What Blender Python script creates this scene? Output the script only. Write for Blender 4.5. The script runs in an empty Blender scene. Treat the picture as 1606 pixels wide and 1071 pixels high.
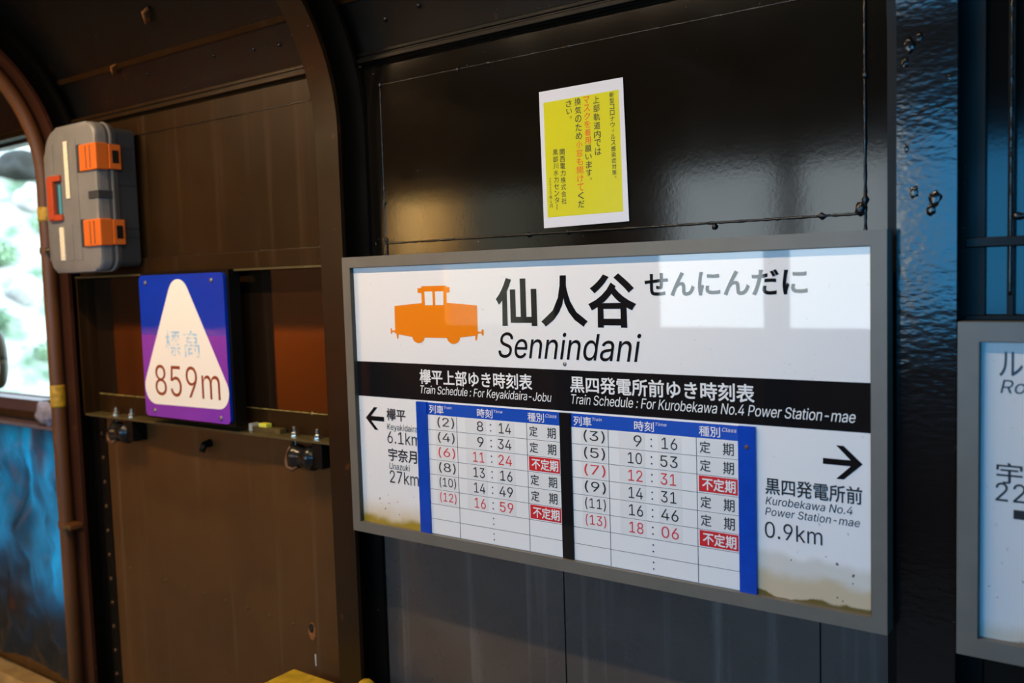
import bpy, bmesh, math, random, os
import numpy as np
from mathutils import Vector, Matrix
from mathutils.geometry import delaunay_2d_cdt

# ------------------------------------------------------------------ scene, camera, light
scn = bpy.context.scene
C = scn.collection
scn.view_settings.view_transform = 'Standard'
scn.view_settings.look = 'None'
scn.view_settings.gamma = 1.0
scn.view_settings.use_curve_mapping = False
scn.view_settings.exposure = 0.45

CAM = Vector((1.7610, -1.6617, 1.6595))
YAW, PITCH, ROLL = -0.6334, -0.0718, -0.0308
cd = bpy.data.cameras.new('camera')
cd.sensor_width = 36.0
cd.lens = 1431.4 / 1606.0 * 36.0
cd.clip_start = 0.05
cd.clip_end = 200
cd.dof.use_dof = True
cd.dof.focus_distance = 2.05
cd.dof.aperture_fstop = 2.3
cam = bpy.data.objects.new('camera', cd)
C.objects.link(cam)
cy, sy, cp, sp = math.cos(YAW), math.sin(YAW), math.cos(PITCH), math.sin(PITCH)
fw = Vector((sy * cp, cy * cp, sp))
rt = Vector((cy, -sy, 0))
up = rt.cross(fw)
r2 = math.cos(ROLL) * rt + math.sin(ROLL) * up
u2 = -math.sin(ROLL) * rt + math.cos(ROLL) * up
M = Matrix((r2, u2, -fw)).transposed().to_4x4()
M.translation = CAM
cam.matrix_world = M
scn.camera = cam

SKY = 6.0
world = bpy.data.worlds.new('sky')
scn.world = world
world.use_nodes = True
wt = world.node_tree
wt.nodes.clear()
wo = wt.nodes.new('ShaderNodeOutputWorld')
wb = wt.nodes.new('ShaderNodeBackground')
wb.inputs['Strength'].default_value = SKY
wc = wt.nodes.new('ShaderNodeTexCoord')
wsep = wt.nodes.new('ShaderNodeSeparateXYZ')
wr = wt.nodes.new('ShaderNodeValToRGB')
wr.color_ramp.elements[0].position = 0.0
wr.color_ramp.elements[0].color = (0.78, 0.90, 0.95, 1)
wr.color_ramp.elements[1].position = 0.7
wr.color_ramp.elements[1].color = (0.58, 0.78, 1.0, 1)
wt.links.new(wc.outputs['Generated'], wsep.inputs[0])
wt.links.new(wsep.outputs['Z'], wr.inputs[0])
wt.links.new(wr.outputs[0], wb.inputs['Color'])
wt.links.new(wb.outputs[0], wo.inputs[0])


def portal(name, loc, rot, sx, sy_):
    l = bpy.data.lights.new(name, 'AREA')
    l.shape = 'RECTANGLE'
    l.size, l.size_y = sx, sy_
    l.cycles.is_portal = True
    o = bpy.data.objects.new(name, l)
    C.objects.link(o)
    o.location = loc
    o.rotation_euler = rot
    return o


FAR = -3.42                      # plane of the opposite wall
FAR_WINDOWS = [(-2.6, -1.6), (-0.85, -0.17), (-0.04, 0.52), (0.60, 1.3), (1.47, 2.75), (2.95, 3.8)]
SILL, HEAD = 1.315, 2.36
for a, b in FAR_WINDOWS:
    # a portal's light goes along its local -Z; it has to point into the hall (+Y)
    portal('window_portal', ((a + b) / 2, FAR - 0.03, (SILL + HEAD) / 2), (math.radians(90), 0, 0), b - a, HEAD - SILL)
portal('window_portal', (-2.375, 0.2, 1.734), (math.radians(90), 0, math.radians(180)), 1.05, 1.0)
portal('gap_portal', (-2.28, 0.2, 0.775), (math.radians(90), 0, math.radians(180)), 1.16, 0.64)

# ------------------------------------------------------------------ helpers


class MB:
    """collects shapes and links them as ONE mesh object"""

    def __init__(s):
        s.bm = bmesh.new()

    def face(s, pts):
        return s.bm.faces.new([s.bm.verts.new(p) for p in pts])

    def box(s, x0, x1, y0, y1, z0, z1, bev=0.0, seg=2):
        g = bmesh.ops.create_cube(s.bm, size=1.0)
        for v in g['verts']:
            v.co = Vector(((x0 + x1) / 2 + v.co.x * (x1 - x0), (y0 + y1) / 2 + v.co.y * (y1 - y0), (z0 + z1) / 2 + v.co.z * (z1 - z0)))
        if bev:
            es = list({e for v in g['verts'] for e in v.link_edges})
            bmesh.ops.bevel(s.bm, geom=es, offset=bev, segments=seg, profile=0.6, affect='EDGES')
        return s

    def prism_y(s, pts, y0, y1, bev=0.0):
        """outline in X,Z (counter-clockwise seen from -Y) swept from y0 (front) to y1"""
        n = len(pts)
        f = [s.bm.verts.new((x, y0, z)) for x, z in pts]
        b = [s.bm.verts.new((x, y1, z)) for x, z in pts]
        ff = s.bm.faces.new(f)
        s.bm.faces.new(b[::-1])
        for i in range(n):
            j = (i + 1) % n
            s.bm.faces.new([f[j], f[i], b[i], b[j]])
        if bev:
            bmesh.ops.bevel(s.bm, geom=list(ff.edges), offset=bev, segments=3, profile=0.5, affect='EDGES')
        return s

    def sweep_x(s, path, x0, x1):
        """closed outline in Y,Z swept along X"""
        n = len(path)
        a = [s.bm.verts.new((x0, y, z)) for y, z in path]
        b = [s.bm.verts.new((x1, y, z)) for y, z in path]
        s.bm.faces.new(a)
        s.bm.faces.new(b[::-1])
        for i in range(n):
            j = (i + 1) % n
            s.bm.faces.new([a[j], a[i], b[i], b[j]])
        return s

    def ribbon(s, inner, outer, x0, x1):
        """band between two Y,Z polylines with width x0..x1"""
        n = len(inner)
        vs = [[s.bm.verts.new((x, p[0], p[1])) for p in pl] for x in (x0, x1) for pl in (inner, outer)]
        i0, o0, i1, o1 = vs
        for k in range(n - 1):
            s.bm.faces.new([i0[k], i0[k + 1], i1[k + 1], i1[k]])
            s.bm.faces.new([o0[k + 1], o0[k], o1[k], o1[k + 1]])
            s.bm.faces.new([i0[k + 1], i0[k], o0[k], o0[k + 1]])
            s.bm.faces.new([i1[k], i1[k + 1], o1[k + 1], o1[k]])
        for k in (0, n - 1):
            s.bm.faces.new([i0[k], i1[k], o1[k], o0[k]])
        return s

    def tube(s, pts, r, n=12, rr=None):
        pts = [Vector(p) for p in pts]
        rings = []
        ref = None
        for i, p in enumerate(pts):
            d = (pts[min(i + 1, len(pts) - 1)] - pts[max(i - 1, 0)]).normalized()
            if ref is None:
                ref = Vector((0, 0, 1)) if abs(d.z) < 0.9 else Vector((1, 0, 0))
            a = d.cross(ref).normalized()
            b = a.cross(d).normalized()
            ref = b
            q = rr[i] if rr else r
            rings.append([s.bm.verts.new(p + a * (q * math.cos(2 * math.pi * k / n)) + b * (q * math.sin(2 * math.pi * k / n))) for k in range(n)])
        for i in range(len(rings) - 1):
            for k in range(n):
                j = (k + 1) % n
                s.bm.faces.new([rings[i][k], rings[i][j], rings[i + 1][j], rings[i + 1][k]])
        s.bm.faces.new(rings[0][::-1])
        s.bm.faces.new(rings[-1])
        return s

    def lathe(s, c, axis, prof, n=16, phase=0.0):
        """profile of (radius, height along axis) from c"""
        axis = Vector(axis).normalized()
        t = Vector((0, 0, 1)) if abs(axis.z) < 0.9 else Vector((1, 0, 0))
        a = axis.cross(t).normalized()
        b = axis.cross(a)
        c = Vector(c)
        rings = []
        for r, h in prof:
            rings.append([s.bm.verts.new(c + axis * h + a * (max(r, 1e-5) * math.cos(2 * math.pi * k / n + phase)) + b * (max(r, 1e-5) * math.sin(2 * math.pi * k / n + phase))) for k in range(n)])
        for i in range(len(rings) - 1):
            for k in range(n):
                j = (k + 1) % n
                s.bm.faces.new([rings[i][k], rings[i][j], rings[i + 1][j], rings[i + 1][k]])
        s.bm.faces.new(rings[0][::-1])
        s.bm.faces.new(rings[-1])
        return s

    def blob(s, c, r, seed=0, sub=3, amp=0.2, scale=(1, 1, 1), freq=2.0):
        from mathutils import noise
        g = bmesh.ops.create_icosphere(s.bm, subdivisions=sub, radius=1.0)
        for v in g['verts']:
            k = 1 + amp * noise.noise(v.co * freq + Vector((seed * 7.3, seed * 3.1, seed)))
            v.co = Vector((c[0] + v.co.x * k * r * scale[0], c[1] + v.co.y * k * r * scale[1], c[2] + v.co.z * k * r * scale[2]))
        return s

    def build(s, name, mat, parent=None, smooth=False, angle=None):
        bmesh.ops.recalc_face_normals(s.bm, faces=list(s.bm.faces))
        me = bpy.data.meshes.new(name)
        if parent is not None:
            off = parent_origin(parent)
            for v in s.bm.verts:
                v.co -= off
        s.bm.to_mesh(me)
        s.bm.free()
        if mat:
            me.materials.append(mat)
        if smooth:
            for p in me.polygons:
                p.use_smooth = True
            if angle:
                me.set_sharp_from_angle(angle=math.radians(angle))
        o = bpy.data.objects.new(name, me)
        C.objects.link(o)
        if parent is not None:
            o.parent = parent
        return o


def parent_origin(o):
    v = Vector((0, 0, 0))
    while o is not None:
        v += o.location
        o = o.parent
    return v


def tag(o, label=None, cat=None, group=None, kind=None):
    if label:
        o['label'] = label
    if cat:
        o['category'] = cat
    if group:
        o['group'] = group
    if kind:
        o['kind'] = kind
    return o


def thing(name, label, cat, loc, group=None, kind=None):
    o = bpy.data.objects.new(name, None)
    o.empty_display_size = 0.05
    C.objects.link(o)
    o.location = loc
    return tag(o, label, cat, group, kind)


def rrect(x0, x1, z0, z1, r, n=6, rs=None):
    rs = rs or (r, r, r, r)       # bottom-left, bottom-right, top-right, top-left
    out = []
    for (cx, cz, a0, q) in ((x0 + rs[0], z0 + rs[0], 180, rs[0]), (x1 - rs[1], z0 + rs[1], 270, rs[1]), (x1 - rs[2], z1 - rs[2], 0, rs[2]), (x0 + rs[3], z1 - rs[3], 90, rs[3])):
        for k in range(n + 1):
            a = math.radians(a0 + 90 * k / n)
            out.append((cx + q * math.cos(a), cz + q * math.sin(a)))
    return out


# ------------------------------------------------------------------ materials


def new_mat(name):
    m = bpy.data.materials.new(name)
    m.use_nodes = True
    nt = m.node_tree
    b = nt.nodes['Principled BSDF']
    return m, nt, b


def simple(name, col, rough=0.5, metal=0.0, var=0.0, vscale=8.0, bump=0.0, bscale=60.0, coat=0.0, ior=1.5):
    m, nt, b = new_mat(name)
    b.inputs['Base Color'].default_value = (*col, 1)
    b.inputs['Roughness'].default_value = rough
    b.inputs['Metallic'].default_value = metal
    b.inputs['IOR'].default_value = ior
    b.inputs['Coat Weight'].default_value = coat
    tc = nt.nodes.new('ShaderNodeTexCoord')
    if var:
        n = nt.nodes.new('ShaderNodeTexNoise')
        n.inputs['Scale'].default_value = vscale
        n.inputs['Detail'].default_value = 4
        mp = nt.nodes.new('ShaderNodeMapRange')
        mp.inputs['To Min'].default_value = 1 - var
        mp.inputs['To Max'].default_value = 1 + var
        mp.inputs['From Min'].default_value = 0.3
        mp.inputs['From Max'].default_value = 0.7
        vm = nt.nodes.new('ShaderNodeVectorMath')
        vm.operation = 'SCALE'
        vm.inputs[0].default_value = col
        nt.links.new(tc.outputs['Object'], n.inputs['Vector'])
        nt.links.new(n.outputs['Fac'], mp.inputs['Value'])
        nt.links.new(mp.outputs[0], vm.inputs['Scale'])
        nt.links.new(vm.outputs[0], b.inputs['Base Color'])
    if bump:
        n = nt.nodes.new('ShaderNodeTexNoise')
        n.inputs['Scale'].default_value = bscale
        n.inputs['Detail'].default_value = 3
        bp = nt.nodes.new('ShaderNodeBump')
        bp.inputs['Strength'].default_value = bump
        bp.inputs['Distance'].default_value = 0.002
        nt.links.new(tc.outputs['Object'], n.inputs['Vector'])
        nt.links.new(n.outputs['Fac'], bp.inputs['Height'])
        nt.links.new(bp.outputs[0], b.inputs['Normal'])
    return m


def steel_paint(name, col, rough=0.2, peel=0.05, peel_scale=160, dent=0.0, dent_scale=12, streak=None, streak_amt=0.0, rust=0.0, chips=0.0, stretch=(1, 1, 1), spec=0.5):
    """glossy brush paint on steel plate, with drip streaks, rust specks and a brushed skin"""
    m, nt, b = new_mat(name)
    L = nt.links.new
    tc = nt.nodes.new('ShaderNodeTexCoord')
    b.inputs['Roughness'].default_value = rough
    b.inputs['Specular IOR Level'].default_value = spec
    base = nt.nodes.new('ShaderNodeRGB')
    base.outputs[0].default_value = (*col, 1)
    cur = base.outputs[0]

    def noise(scale, detail=3, vec=None):
        n = nt.nodes.new('ShaderNodeTexNoise')
        n.inputs['Scale'].default_value = scale
        n.inputs['Detail'].default_value = detail
        L(vec or tc.outputs['Object'], n.inputs['Vector'])
        return n.outputs['Fac']

    def ramp(fac, lo, hi):
        mp = nt.nodes.new('ShaderNodeMapRange')
        mp.inputs['From Min'].default_value = lo
        mp.inputs['From Max'].default_value = hi
        L(fac, mp.inputs['Value'])
        return mp.outputs[0]

    def mix(fac, colr):
        nonlocal cur
        mx = nt.nodes.new('ShaderNodeMix')
        mx.data_type = 'RGBA'
        L(fac, mx.inputs['Factor'])
        L(cur, mx.inputs['A'])
        mx.inputs['B'].default_value = (*colr, 1)
        cur = mx.outputs['Result']

    def times(fac, k):
        t = nt.nodes.new('ShaderNodeMath')
        t.operation = 'MULTIPLY'
        L(fac, t.inputs[0])
        t.inputs[1].default_value = k
        return t.outputs[0]

    mix(times(ramp(noise(5, 4), 0.35, 0.7), 0.5), tuple(c * 0.55 for c in col))
    if streak_amt:
        mp = nt.nodes.new('ShaderNodeMapping')
        mp.inputs['Scale'].default_value = (28, 28, 0.7)
        L(tc.outputs['Object'], mp.inputs['Vector'])
        s = noise(1.0, 5, mp.outputs[0])
        mix(times(ramp(s, 0.56, 0.72), streak_amt), streak)
    if rust:
        mix(times(ramp(noise(22, 6), 0.68, 0.74), rust), (0.18, 0.055, 0.012))
    if chips:
        mix(times(ramp(noise(140, 2), 0.76, 0.79), chips), (0.35, 0.33, 0.28))
    L(cur, b.inputs['Base Color'])
    mp = nt.nodes.new('ShaderNodeMapping')
    mp.inputs['Scale'].default_value = stretch
    L(tc.outputs['Object'], mp.inputs['Vector'])
    b1 = nt.nodes.new('ShaderNodeBump')
    b1.inputs['Strength'].default_value = 1.0
    b1.inputs['Distance'].default_value = peel * 0.01
    L(noise(peel_scale, 2, mp.outputs[0]), b1.inputs['Height'])
    last = b1
    if dent:
        b2 = nt.nodes.new('ShaderNodeBump')
        b2.inputs['Strength'].default_value = 1.0
        b2.inputs['Distance'].default_value = dent * 0.01
        L(noise(dent_scale, 3, mp.outputs[0]), b2.inputs['Height'])
        L(b1.outputs[0], b2.inputs['Normal'])
        last = b2
    L(last.outputs[0], b.inputs['Normal'])
    rr = nt.nodes.new('ShaderNodeMapRange')
    rr.inputs['To Min'].default_value = rough * 0.8
    rr.inputs['To Max'].default_value = min(1, rough * 1.5)
    L(noise(9, 4), rr.inputs['Value'])
    L(rr.outputs[0], b.inputs['Roughness'])
    return m


M_panel = steel_paint('dark_brown_gloss_paint', (0.0065, 0.0045, 0.0028), 0.095, spec=0.32, peel=0.005, peel_scale=120, chips=0.5)
M_panel_low = steel_paint('dark_brown_streaked_paint', (0.085, 0.070, 0.061), 0.24, peel=0.004, peel_scale=120, streak=(0.17, 0.15, 0.135), streak_amt=0.6)
M_warm = steel_paint('brown_gloss_paint', (0.024, 0.0098, 0.0013), 0.4, spec=0.15, peel=0.004, peel_scale=110, streak=(0.06, 0.034, 0.015), streak_amt=0.35, chips=0.4)
M_warm_low = steel_paint('brown_streaked_paint', (0.078, 0.034, 0.009), 0.34, spec=0.35, peel=0.004, peel_scale=120, streak=(0.11, 0.066, 0.03), streak_amt=0.6, chips=0.4)
M_dark = steel_paint('black_brown_paint', (0.005, 0.004, 0.003), 0.35, spec=0.15, peel=0.006, peel_scale=100, chips=0.3)
M_post = steel_paint('brown_post_paint', (0.0165, 0.0076, 0.0024), 0.3, spec=0.3, peel=0.008, peel_scale=110, chips=0.8, rust=0.3)
M_post_red = steel_paint('red_brown_post_paint', (0.045, 0.0155, 0.008), 0.3, spec=0.3, peel=0.008, peel_scale=110, chips=0.6, rust=0.5)
M_pillar = steel_paint('thick_black_brush_paint', (0.007, 0.006, 0.0055), 0.12, peel=0.03, peel_scale=52, dent=0.06, dent_scale=13, chips=0.3, stretch=(1.0, 1, 2.2))
M_ledge = steel_paint('dusty_olive_paint', (0.075, 0.06, 0.022), 0.3, peel=0.012, peel_scale=110, streak=(0.2, 0.15, 0.03), streak_amt=0.3, rust=0.4)
M_dust = simple('yellow_dust', (0.22, 0.16, 0.035), 0.7, var=0.4, vscale=70)
M_vault = steel_paint('vault_plate_paint', (0.0022, 0.0019, 0.0014), 0.4, spec=0.3, peel=0.012, peel_scale=80, rust=0.15, chips=0.8)
M_bead = steel_paint('weld_bead_paint', (0.012, 0.01, 0.009), 0.22, peel=0.05, peel_scale=220, chips=0.8)
M_pipe = steel_paint('rusty_conduit', (0.11, 0.040, 0.009), 0.42, peel=0.012, peel_scale=120, rust=0.8)
M_yellow_tape = simple('yellow_tape', (0.42, 0.25, 0.01), 0.5, var=0.35, vscale=60)
M_signframe = simple('grey_sign_frame', (0.135, 0.122, 0.098), 0.42, var=0.06, vscale=20, bump=0.03)
M_sign_edge = simple('sign_frame_lip', (0.03, 0.03, 0.026), 0.5)
M_black_gloss = simple('black_print', (0.008, 0.008, 0.009), 0.02)
M_orange = simple('orange_print', (0.82, 0.22, 0.008), 0.02)
M_white_print = simple('white_print', (0.80, 0.78, 0.76), 0.12)
M_blue = simple('blue_gloss', (0.004, 0.055, 0.42), 0.12, var=0.1, vscale=30)
M_blue_head = simple('blue_header', (0.005, 0.07, 0.45), 0.25)
M_red = simple('red_print', (0.62, 0.02, 0.025), 0.3)
M_redtxt = simple('red_digits', (0.68, 0.035, 0.045), 0.35)
M_board = simple('timetable_white', (0.80, 0.785, 0.76), 0.28)
M_sticker = simple('sticker_white', (0.74, 0.72, 0.69), 0.35)
M_ink = simple('dark_ink', (0.022, 0.02, 0.02), 0.3)
M_rule = simple('rule_grey', (0.10, 0.10, 0.10), 0.4)
M_screw = simple('screw_metal', (0.35, 0.33, 0.30), 0.35, metal=0.9)
M_rustscrew = simple('rusty_screw', (0.12, 0.05, 0.03), 0.6)
M_steel = simple('bright_bolt_steel', (0.62, 0.6, 0.52), 0.25, metal=1.0, var=0.2, vscale=80)
M_black = simple('black_rubber', (0.008, 0.008, 0.008), 0.25)
M_rust = simple('rust', (0.22, 0.075, 0.012), 0.8, var=0.5, vscale=60, bump=0.6, bscale=180)


def sign_face_mat(name, zb, stains, col=(0.80, 0.78, 0.76)):
    """white acrylic sheet; dirt has crept up from its lower edge: (x0, x1, height, colour)"""
    m, nt, b = new_mat(name)
    L = nt.links.new
    g = nt.nodes.new('ShaderNodeNewGeometry')
    sep = nt.nodes.new('ShaderNodeSeparateXYZ')
    L(g.outputs['Position'], sep.inputs[0])
    base = nt.nodes.new('ShaderNodeRGB')
    base.outputs[0].default_value = (*col, 1)
    cur = base.outputs[0]

    def math_(op, a, bb):
        n = nt.nodes.new('ShaderNodeMath')
        n.operation = op
        n.use_clamp = False
        for i, v in enumerate((a, bb)):
            if isinstance(v, (int, float)):
                n.inputs[i].default_value = v
            else:
                L(v, n.inputs[i])
        return n.outputs[0]

    def rng(v, a, bb, c0=0.0, c1=1.0):
        n = nt.nodes.new('ShaderNodeMapRange')
        n.interpolation_type = 'SMOOTHSTEP'
        n.inputs['From Min'].default_value = a
        n.inputs['From Max'].default_value = bb
        n.inputs['To Min'].default_value = c0
        n.inputs['To Max'].default_value = c1
        L(v, n.inputs['Value'])
        return n.outputs[0]

    no = nt.nodes.new('ShaderNodeTexNoise')
    no.inputs['Scale'].default_value = 14
    no.inputs['Detail'].default_value = 6
    L(g.outputs['Position'], no.inputs['Vector'])
    wob = math_('MULTIPLY', math_('SUBTRACT', no.outputs['Fac'], 0.5), 0.05)
    zz = math_('ADD', sep.outputs['Z'], wob)
    for (x0, x1, h, colr, amt, sharp) in stains:
        inx = math_('MULTIPLY', rng(sep.outputs['X'], x0 - 0.005, x0 + 0.005), rng(sep.outputs['X'], x1 - 0.005, x1 + 0.005, 1.0, 0.0))
        f = math_('MULTIPLY', math_('MULTIPLY', inx, rng(zz, zb + h * sharp, zb + h, 1.0, 0.0)), amt)
        mx = nt.nodes.new('ShaderNodeMix')
        mx.data_type = 'RGBA'
        L(f, mx.inputs['Factor'])
        L(cur, mx.inputs['A'])
        mx.inputs['B'].default_value = (*colr, 1)
        cur = mx.outputs['Result']
    sp_ = nt.nodes.new('ShaderNodeTexNoise')
    sp_.inputs['Scale'].default_value = 95
    sp_.inputs['Detail'].default_value = 1
    L(g.outputs['Position'], sp_.inputs['Vector'])
    low = rng(sep.outputs['Z'], zb + 0.05, zb + 0.2, 1.0, 0.12)
    f = math_('MULTIPLY', rng(sp_.outputs['Fac'], 0.735, 0.775), low)
    mx = nt.nodes.new('ShaderNodeMix')
    mx.data_type = 'RGBA'
    L(f, mx.inputs['Factor'])
    L(cur, mx.inputs['A'])
    mx.inputs['B'].default_value = (0.12, 0.1, 0.08, 1)
    L(mx.outputs['Result'], b.inputs['Base Color'])
    b.inputs['Roughness'].default_value = 0.02
    return m


M_face = sign_face_mat('white_sign_acrylic', 1.026, [
    (0.0, 0.24, 0.085, (0.60, 0.45, 0.22), 0.75, 0.1), (0.0, 0.24, 0.03, (0.33, 0.22, 0.01), 0.95, 0.2),
    (1.10, 1.34, 0.095, (0.62, 0.58, 0.5), 0.8, 0.75), (1.10, 1.34, 0.06, (0.55, 0.42, 0.24), 0.8, 0.6), (1.10, 1.34, 0.012, (0.12, 0.08, 0.01), 0.95, 0.5)])
M_face2 = sign_face_mat('white_route_acrylic', 1.012, [(1.4, 2.4, 0.05, (0.5, 0.42, 0.28), 0.6, 0.3), (1.4, 2.4, 0.012, (0.1, 0.07, 0.02), 0.9, 0.4)], (0.66, 0.65, 0.64))

# ------------------------------------------------------------------ lettering

FONTDIR = os.path.join(bpy.utils.resource_path('LOCAL'), 'datafiles', 'fonts')


def font(fn):
    try:
        return bpy.data.fonts.load(os.path.join(FONTDIR, fn))
    except Exception:
        return None


F_LAT = font('Inter.woff2')
F_CJK = font('Noto Sans CJK Regular.woff2')


_cache = {}


def glyphs(text, cjk=False, bold=0.0, shear=0.0, rot=0.0, space=1.0):
    """ink outline of a string as (verts, triangles) in its own X,Y plane; filled by winding number, so
    overlapping strokes of a character stay solid"""
    key = (text, cjk, bold, shear, rot, space)
    if key in _cache:
        return _cache[key]
    c = bpy.data.curves.new('lettering', 'FONT')
    c.body = text
    f = F_CJK if cjk else F_LAT
    if f:
        c.font = f
    c.size = 1.0
    c.space_character = space
    c.resolution_u = 4
    c.fill_mode = 'NONE'
    o = bpy.data.objects.new('lettering', c)
    C.objects.link(o)
    bpy.context.view_layer.update()
    me = o.to_mesh()
    vs = [Vector((v.co.x, v.co.y)) for v in me.vertices]
    es = [tuple(e.vertices) for e in me.edges]
    o.to_mesh_clear()
    bpy.data.objects.remove(o)
    bpy.data.curves.remove(c)
    nxt = {}
    for a, b in es:
        nxt.setdefault(a, []).append(b)
        nxt.setdefault(b, []).append(a)
    seen, loops = set(), []
    for a in range(len(vs)):
        if a in seen or a not in nxt:
            continue
        lp, prev, cur = [a], None, a
        seen.add(a)
        while True:
            cand = [k for k in nxt[cur] if k != prev and k not in seen]
            if not cand:
                break
            k = min(cand, key=lambda q: abs(q - cur)) if cur + 1 not in cand else cur + 1
            prev, cur = cur, k
            seen.add(cur)
            lp.append(cur)
        if len(lp) > 2:
            loops.append(lp)
    if bold:
        tot = 0.0
        for lp in loops:
            q = [vs[i] for i in lp]
            tot += sum(q[i].x * q[(i + 1) % len(q)].y - q[(i + 1) % len(q)].x * q[i].y for i in range(len(q)))
        sg_ = 1.0 if tot > 0 else -1.0
        for lp in loops:
            q = []
            for i in lp:
                if not q or (vs[i] - q[-1]).length > 1e-5:
                    q.append(vs[i].copy())
            m = len(q)
            new = []
            for k in range(m):
                d1 = (q[k] - q[k - 1]).normalized()
                d2 = (q[(k + 1) % m] - q[k]).normalized()
                nn = Vector((d1.y + d2.y, -d1.x - d2.x))
                l = nn.length
                nn = nn / l if l > 1e-4 else Vector((d1.y, -d1.x))
                mit = min(1.6, 1.0 / max(0.35, nn.dot(Vector((d1.y, -d1.x)))))
                new.append(q[k] + nn * (bold * sg_ * mit))
            n0 = len(vs)
            vs += new
            lp[:] = range(n0, n0 + len(new))
    V, F = [], []
    # strings are filled one cluster of touching loops at a time
    boxes = []
    for lp in loops:
        xs = [vs[i].x for i in lp]
        boxes.append((min(xs), max(xs), lp))
    boxes.sort(key=lambda q: q[0])
    groups, end = [], None
    for a, b, lp in boxes:
        if groups and a <= end:
            groups[-1].append(lp)
            end = max(end, b)
        else:
            groups.append([lp])
            end = b
    for g in groups:
        pts, edges, segs = [], [], []
        for lp in g:
            n0 = len(pts)
            q = [vs[i] for i in lp]
            pts += q
            m = len(q)
            edges += [(n0 + i, n0 + (i + 1) % m) for i in range(m)]
            segs += [(q[i].x, q[i].y, q[(i + 1) % m].x, q[(i + 1) % m].y) for i in range(m)]
        ov, oe, of, _, _, _ = delaunay_2d_cdt(pts, edges, [], 0, 1e-6)
        S = np.array(segs)
        n0 = len(V)
        V += [(p.x, p.y) for p in ov]
        if not of:
            continue
        T = np.array([[ov[i][:] for i in f[:3]] for f in of])
        cen = T.mean(axis=1)
        x, y = cen[:, :1], cen[:, 1:]
        up_ = (S[None, :, 1] <= y) & (S[None, :, 3] > y)
        dn_ = (S[None, :, 1] > y) & (S[None, :, 3] <= y)
        cr = (S[None, :, 2] - S[None, :, 0]) * (y - S[None, :, 1]) - (x - S[None, :, 0]) * (S[None, :, 3] - S[None, :, 1])
        wn = (up_ & (cr > 0)).sum(1) - (dn_ & (cr < 0)).sum(1)
        F += [tuple(n0 + i for i in f) for f, w_ in zip(of, wn) if w_ != 0]
    vs2 = [(x + y * shear, y) for x, y in V]
    if rot:
        a, b = math.cos(rot), math.sin(rot)
        vs2 = [(x * a - y * b, x * b + y * a) for x, y in vs2]
    used = sorted({i for f in F for i in f})
    re = {k: i for i, k in enumerate(used)}
    out = ([vs2[i] for i in used], [tuple(re[i] for i in f) for f in F])
    _cache[key] = out
    return out


class Letters:
    """printed lettering on a plane of constant Y; every string is fitted to its ink box and becomes one object"""

    def __init__(s, y):
        s.y = y
        s.parts = []
        s.open = False

    def line(s):
        """start one object that takes everything up to the next line()"""
        s.parts.append(([], []))
        s.open = True
        return s

    def _part(s):
        if not s.open:
            s.parts.append(([], []))
        return s.parts[-1]

    def put(s, text, x0, x1, z0, z1, cjk=False, bold=0.0, shear=0.0, rot=0.0, space=1.0):
        vs, fs = glyphs(text, cjk, bold, shear, rot, space)
        if not vs:
            return s
        V, F = s._part()
        xs = [v[0] for v in vs]
        ys = [v[1] for v in vs]
        ax, bx, ay, by = min(xs), max(xs), min(ys), max(ys)
        n = len(V)
        for x, y in vs:
            V.append((x0 + (x - ax) / (bx - ax) * (x1 - x0), s.y, z0 + (y - ay) / max(by - ay, 1e-6) * (z1 - z0)))
        F += [tuple(n + i for i in f) for f in fs]
        return s

    def poly(s, pts):
        V, F = s._part()
        n = len(V)
        V += [(x, s.y, z) for x, z in pts]
        F.append(tuple(range(n, n + len(pts))))
        return s

    def build(s, name, mat, parent):
        off = parent_origin(parent)
        o = None
        for V, F in s.parts:
            if not F:
                continue
            me = bpy.data.meshes.new(name)
            me.from_pydata([(v[0] - off.x, v[1] - off.y, v[2] - off.z) for v in V], [], F)
            bm = bmesh.new()
            bm.from_mesh(me)
            # every printed face looks out of the wall, towards -Y
            for f in bm.faces:
                f.normal_update()
                if f.normal.y > 0:
                    f.normal_flip()
            bm.to_mesh(me)
            bm.free()
            me.materials.append(mat)
            o = bpy.data.objects.new(name, me)
            C.objects.link(o)
            o.parent = parent
        return o


def bead(name, pts, r, mat, parent, seed=0, step=0.008):
    """lumpy weld bead along a polyline"""
    rnd = random.Random(seed)
    P, R = [], []
    for a, b in zip(pts[:-1], pts[1:]):
        a, b = Vector(a), Vector(b)
        n = max(2, int((b - a).length / step))
        for i in range(n):
            P.append(a.lerp(b, i / n))
            k = rnd.random()
            R.append(r * (0.55 + 0.6 * rnd.random() + (1.6 if k > 0.985 else 0)))
    P.append(Vector(pts[-1]))
    R.append(r)
    return MB().tube(P, r, 7, R).build(name, mat, parent, smooth=True)


def hexbolt(mb, c, axis, r=0.009, h=0.008, stud=0.0):
    mb.lathe(c, axis, [(r, 0), (r, h * 0.8), (r * 0.85, h)], 6)
    if stud:
        mb.lathe(c, axis, [(r * 0.5, h * 0.9), (r * 0.5, h + stud), (r * 0.3, h + stud + 0.002)], 10)
    return mb


# ------------------------------------------------------------------ the setting
XL, XR = -8.0, 4.0
floor = MB().box(XL, XR, FAR - 0.1, 0.2, -0.12, 0.0).build('floor', steel_paint('worn_concrete', (0.16, 0.14, 0.12), 0.5, peel=0.06, peel_scale=40), None)
tag(floor, kind='structure')
bb = MB().box(XL, XR, 0.065, 0.145, 0.0, 0.05, 0.004).build('baseboard_back', simple('tan_timber', (0.26, 0.16, 0.06), 0.55, var=0.25, vscale=14, bump=0.3, bscale=40), None)
tag(bb, kind='structure')

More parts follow.
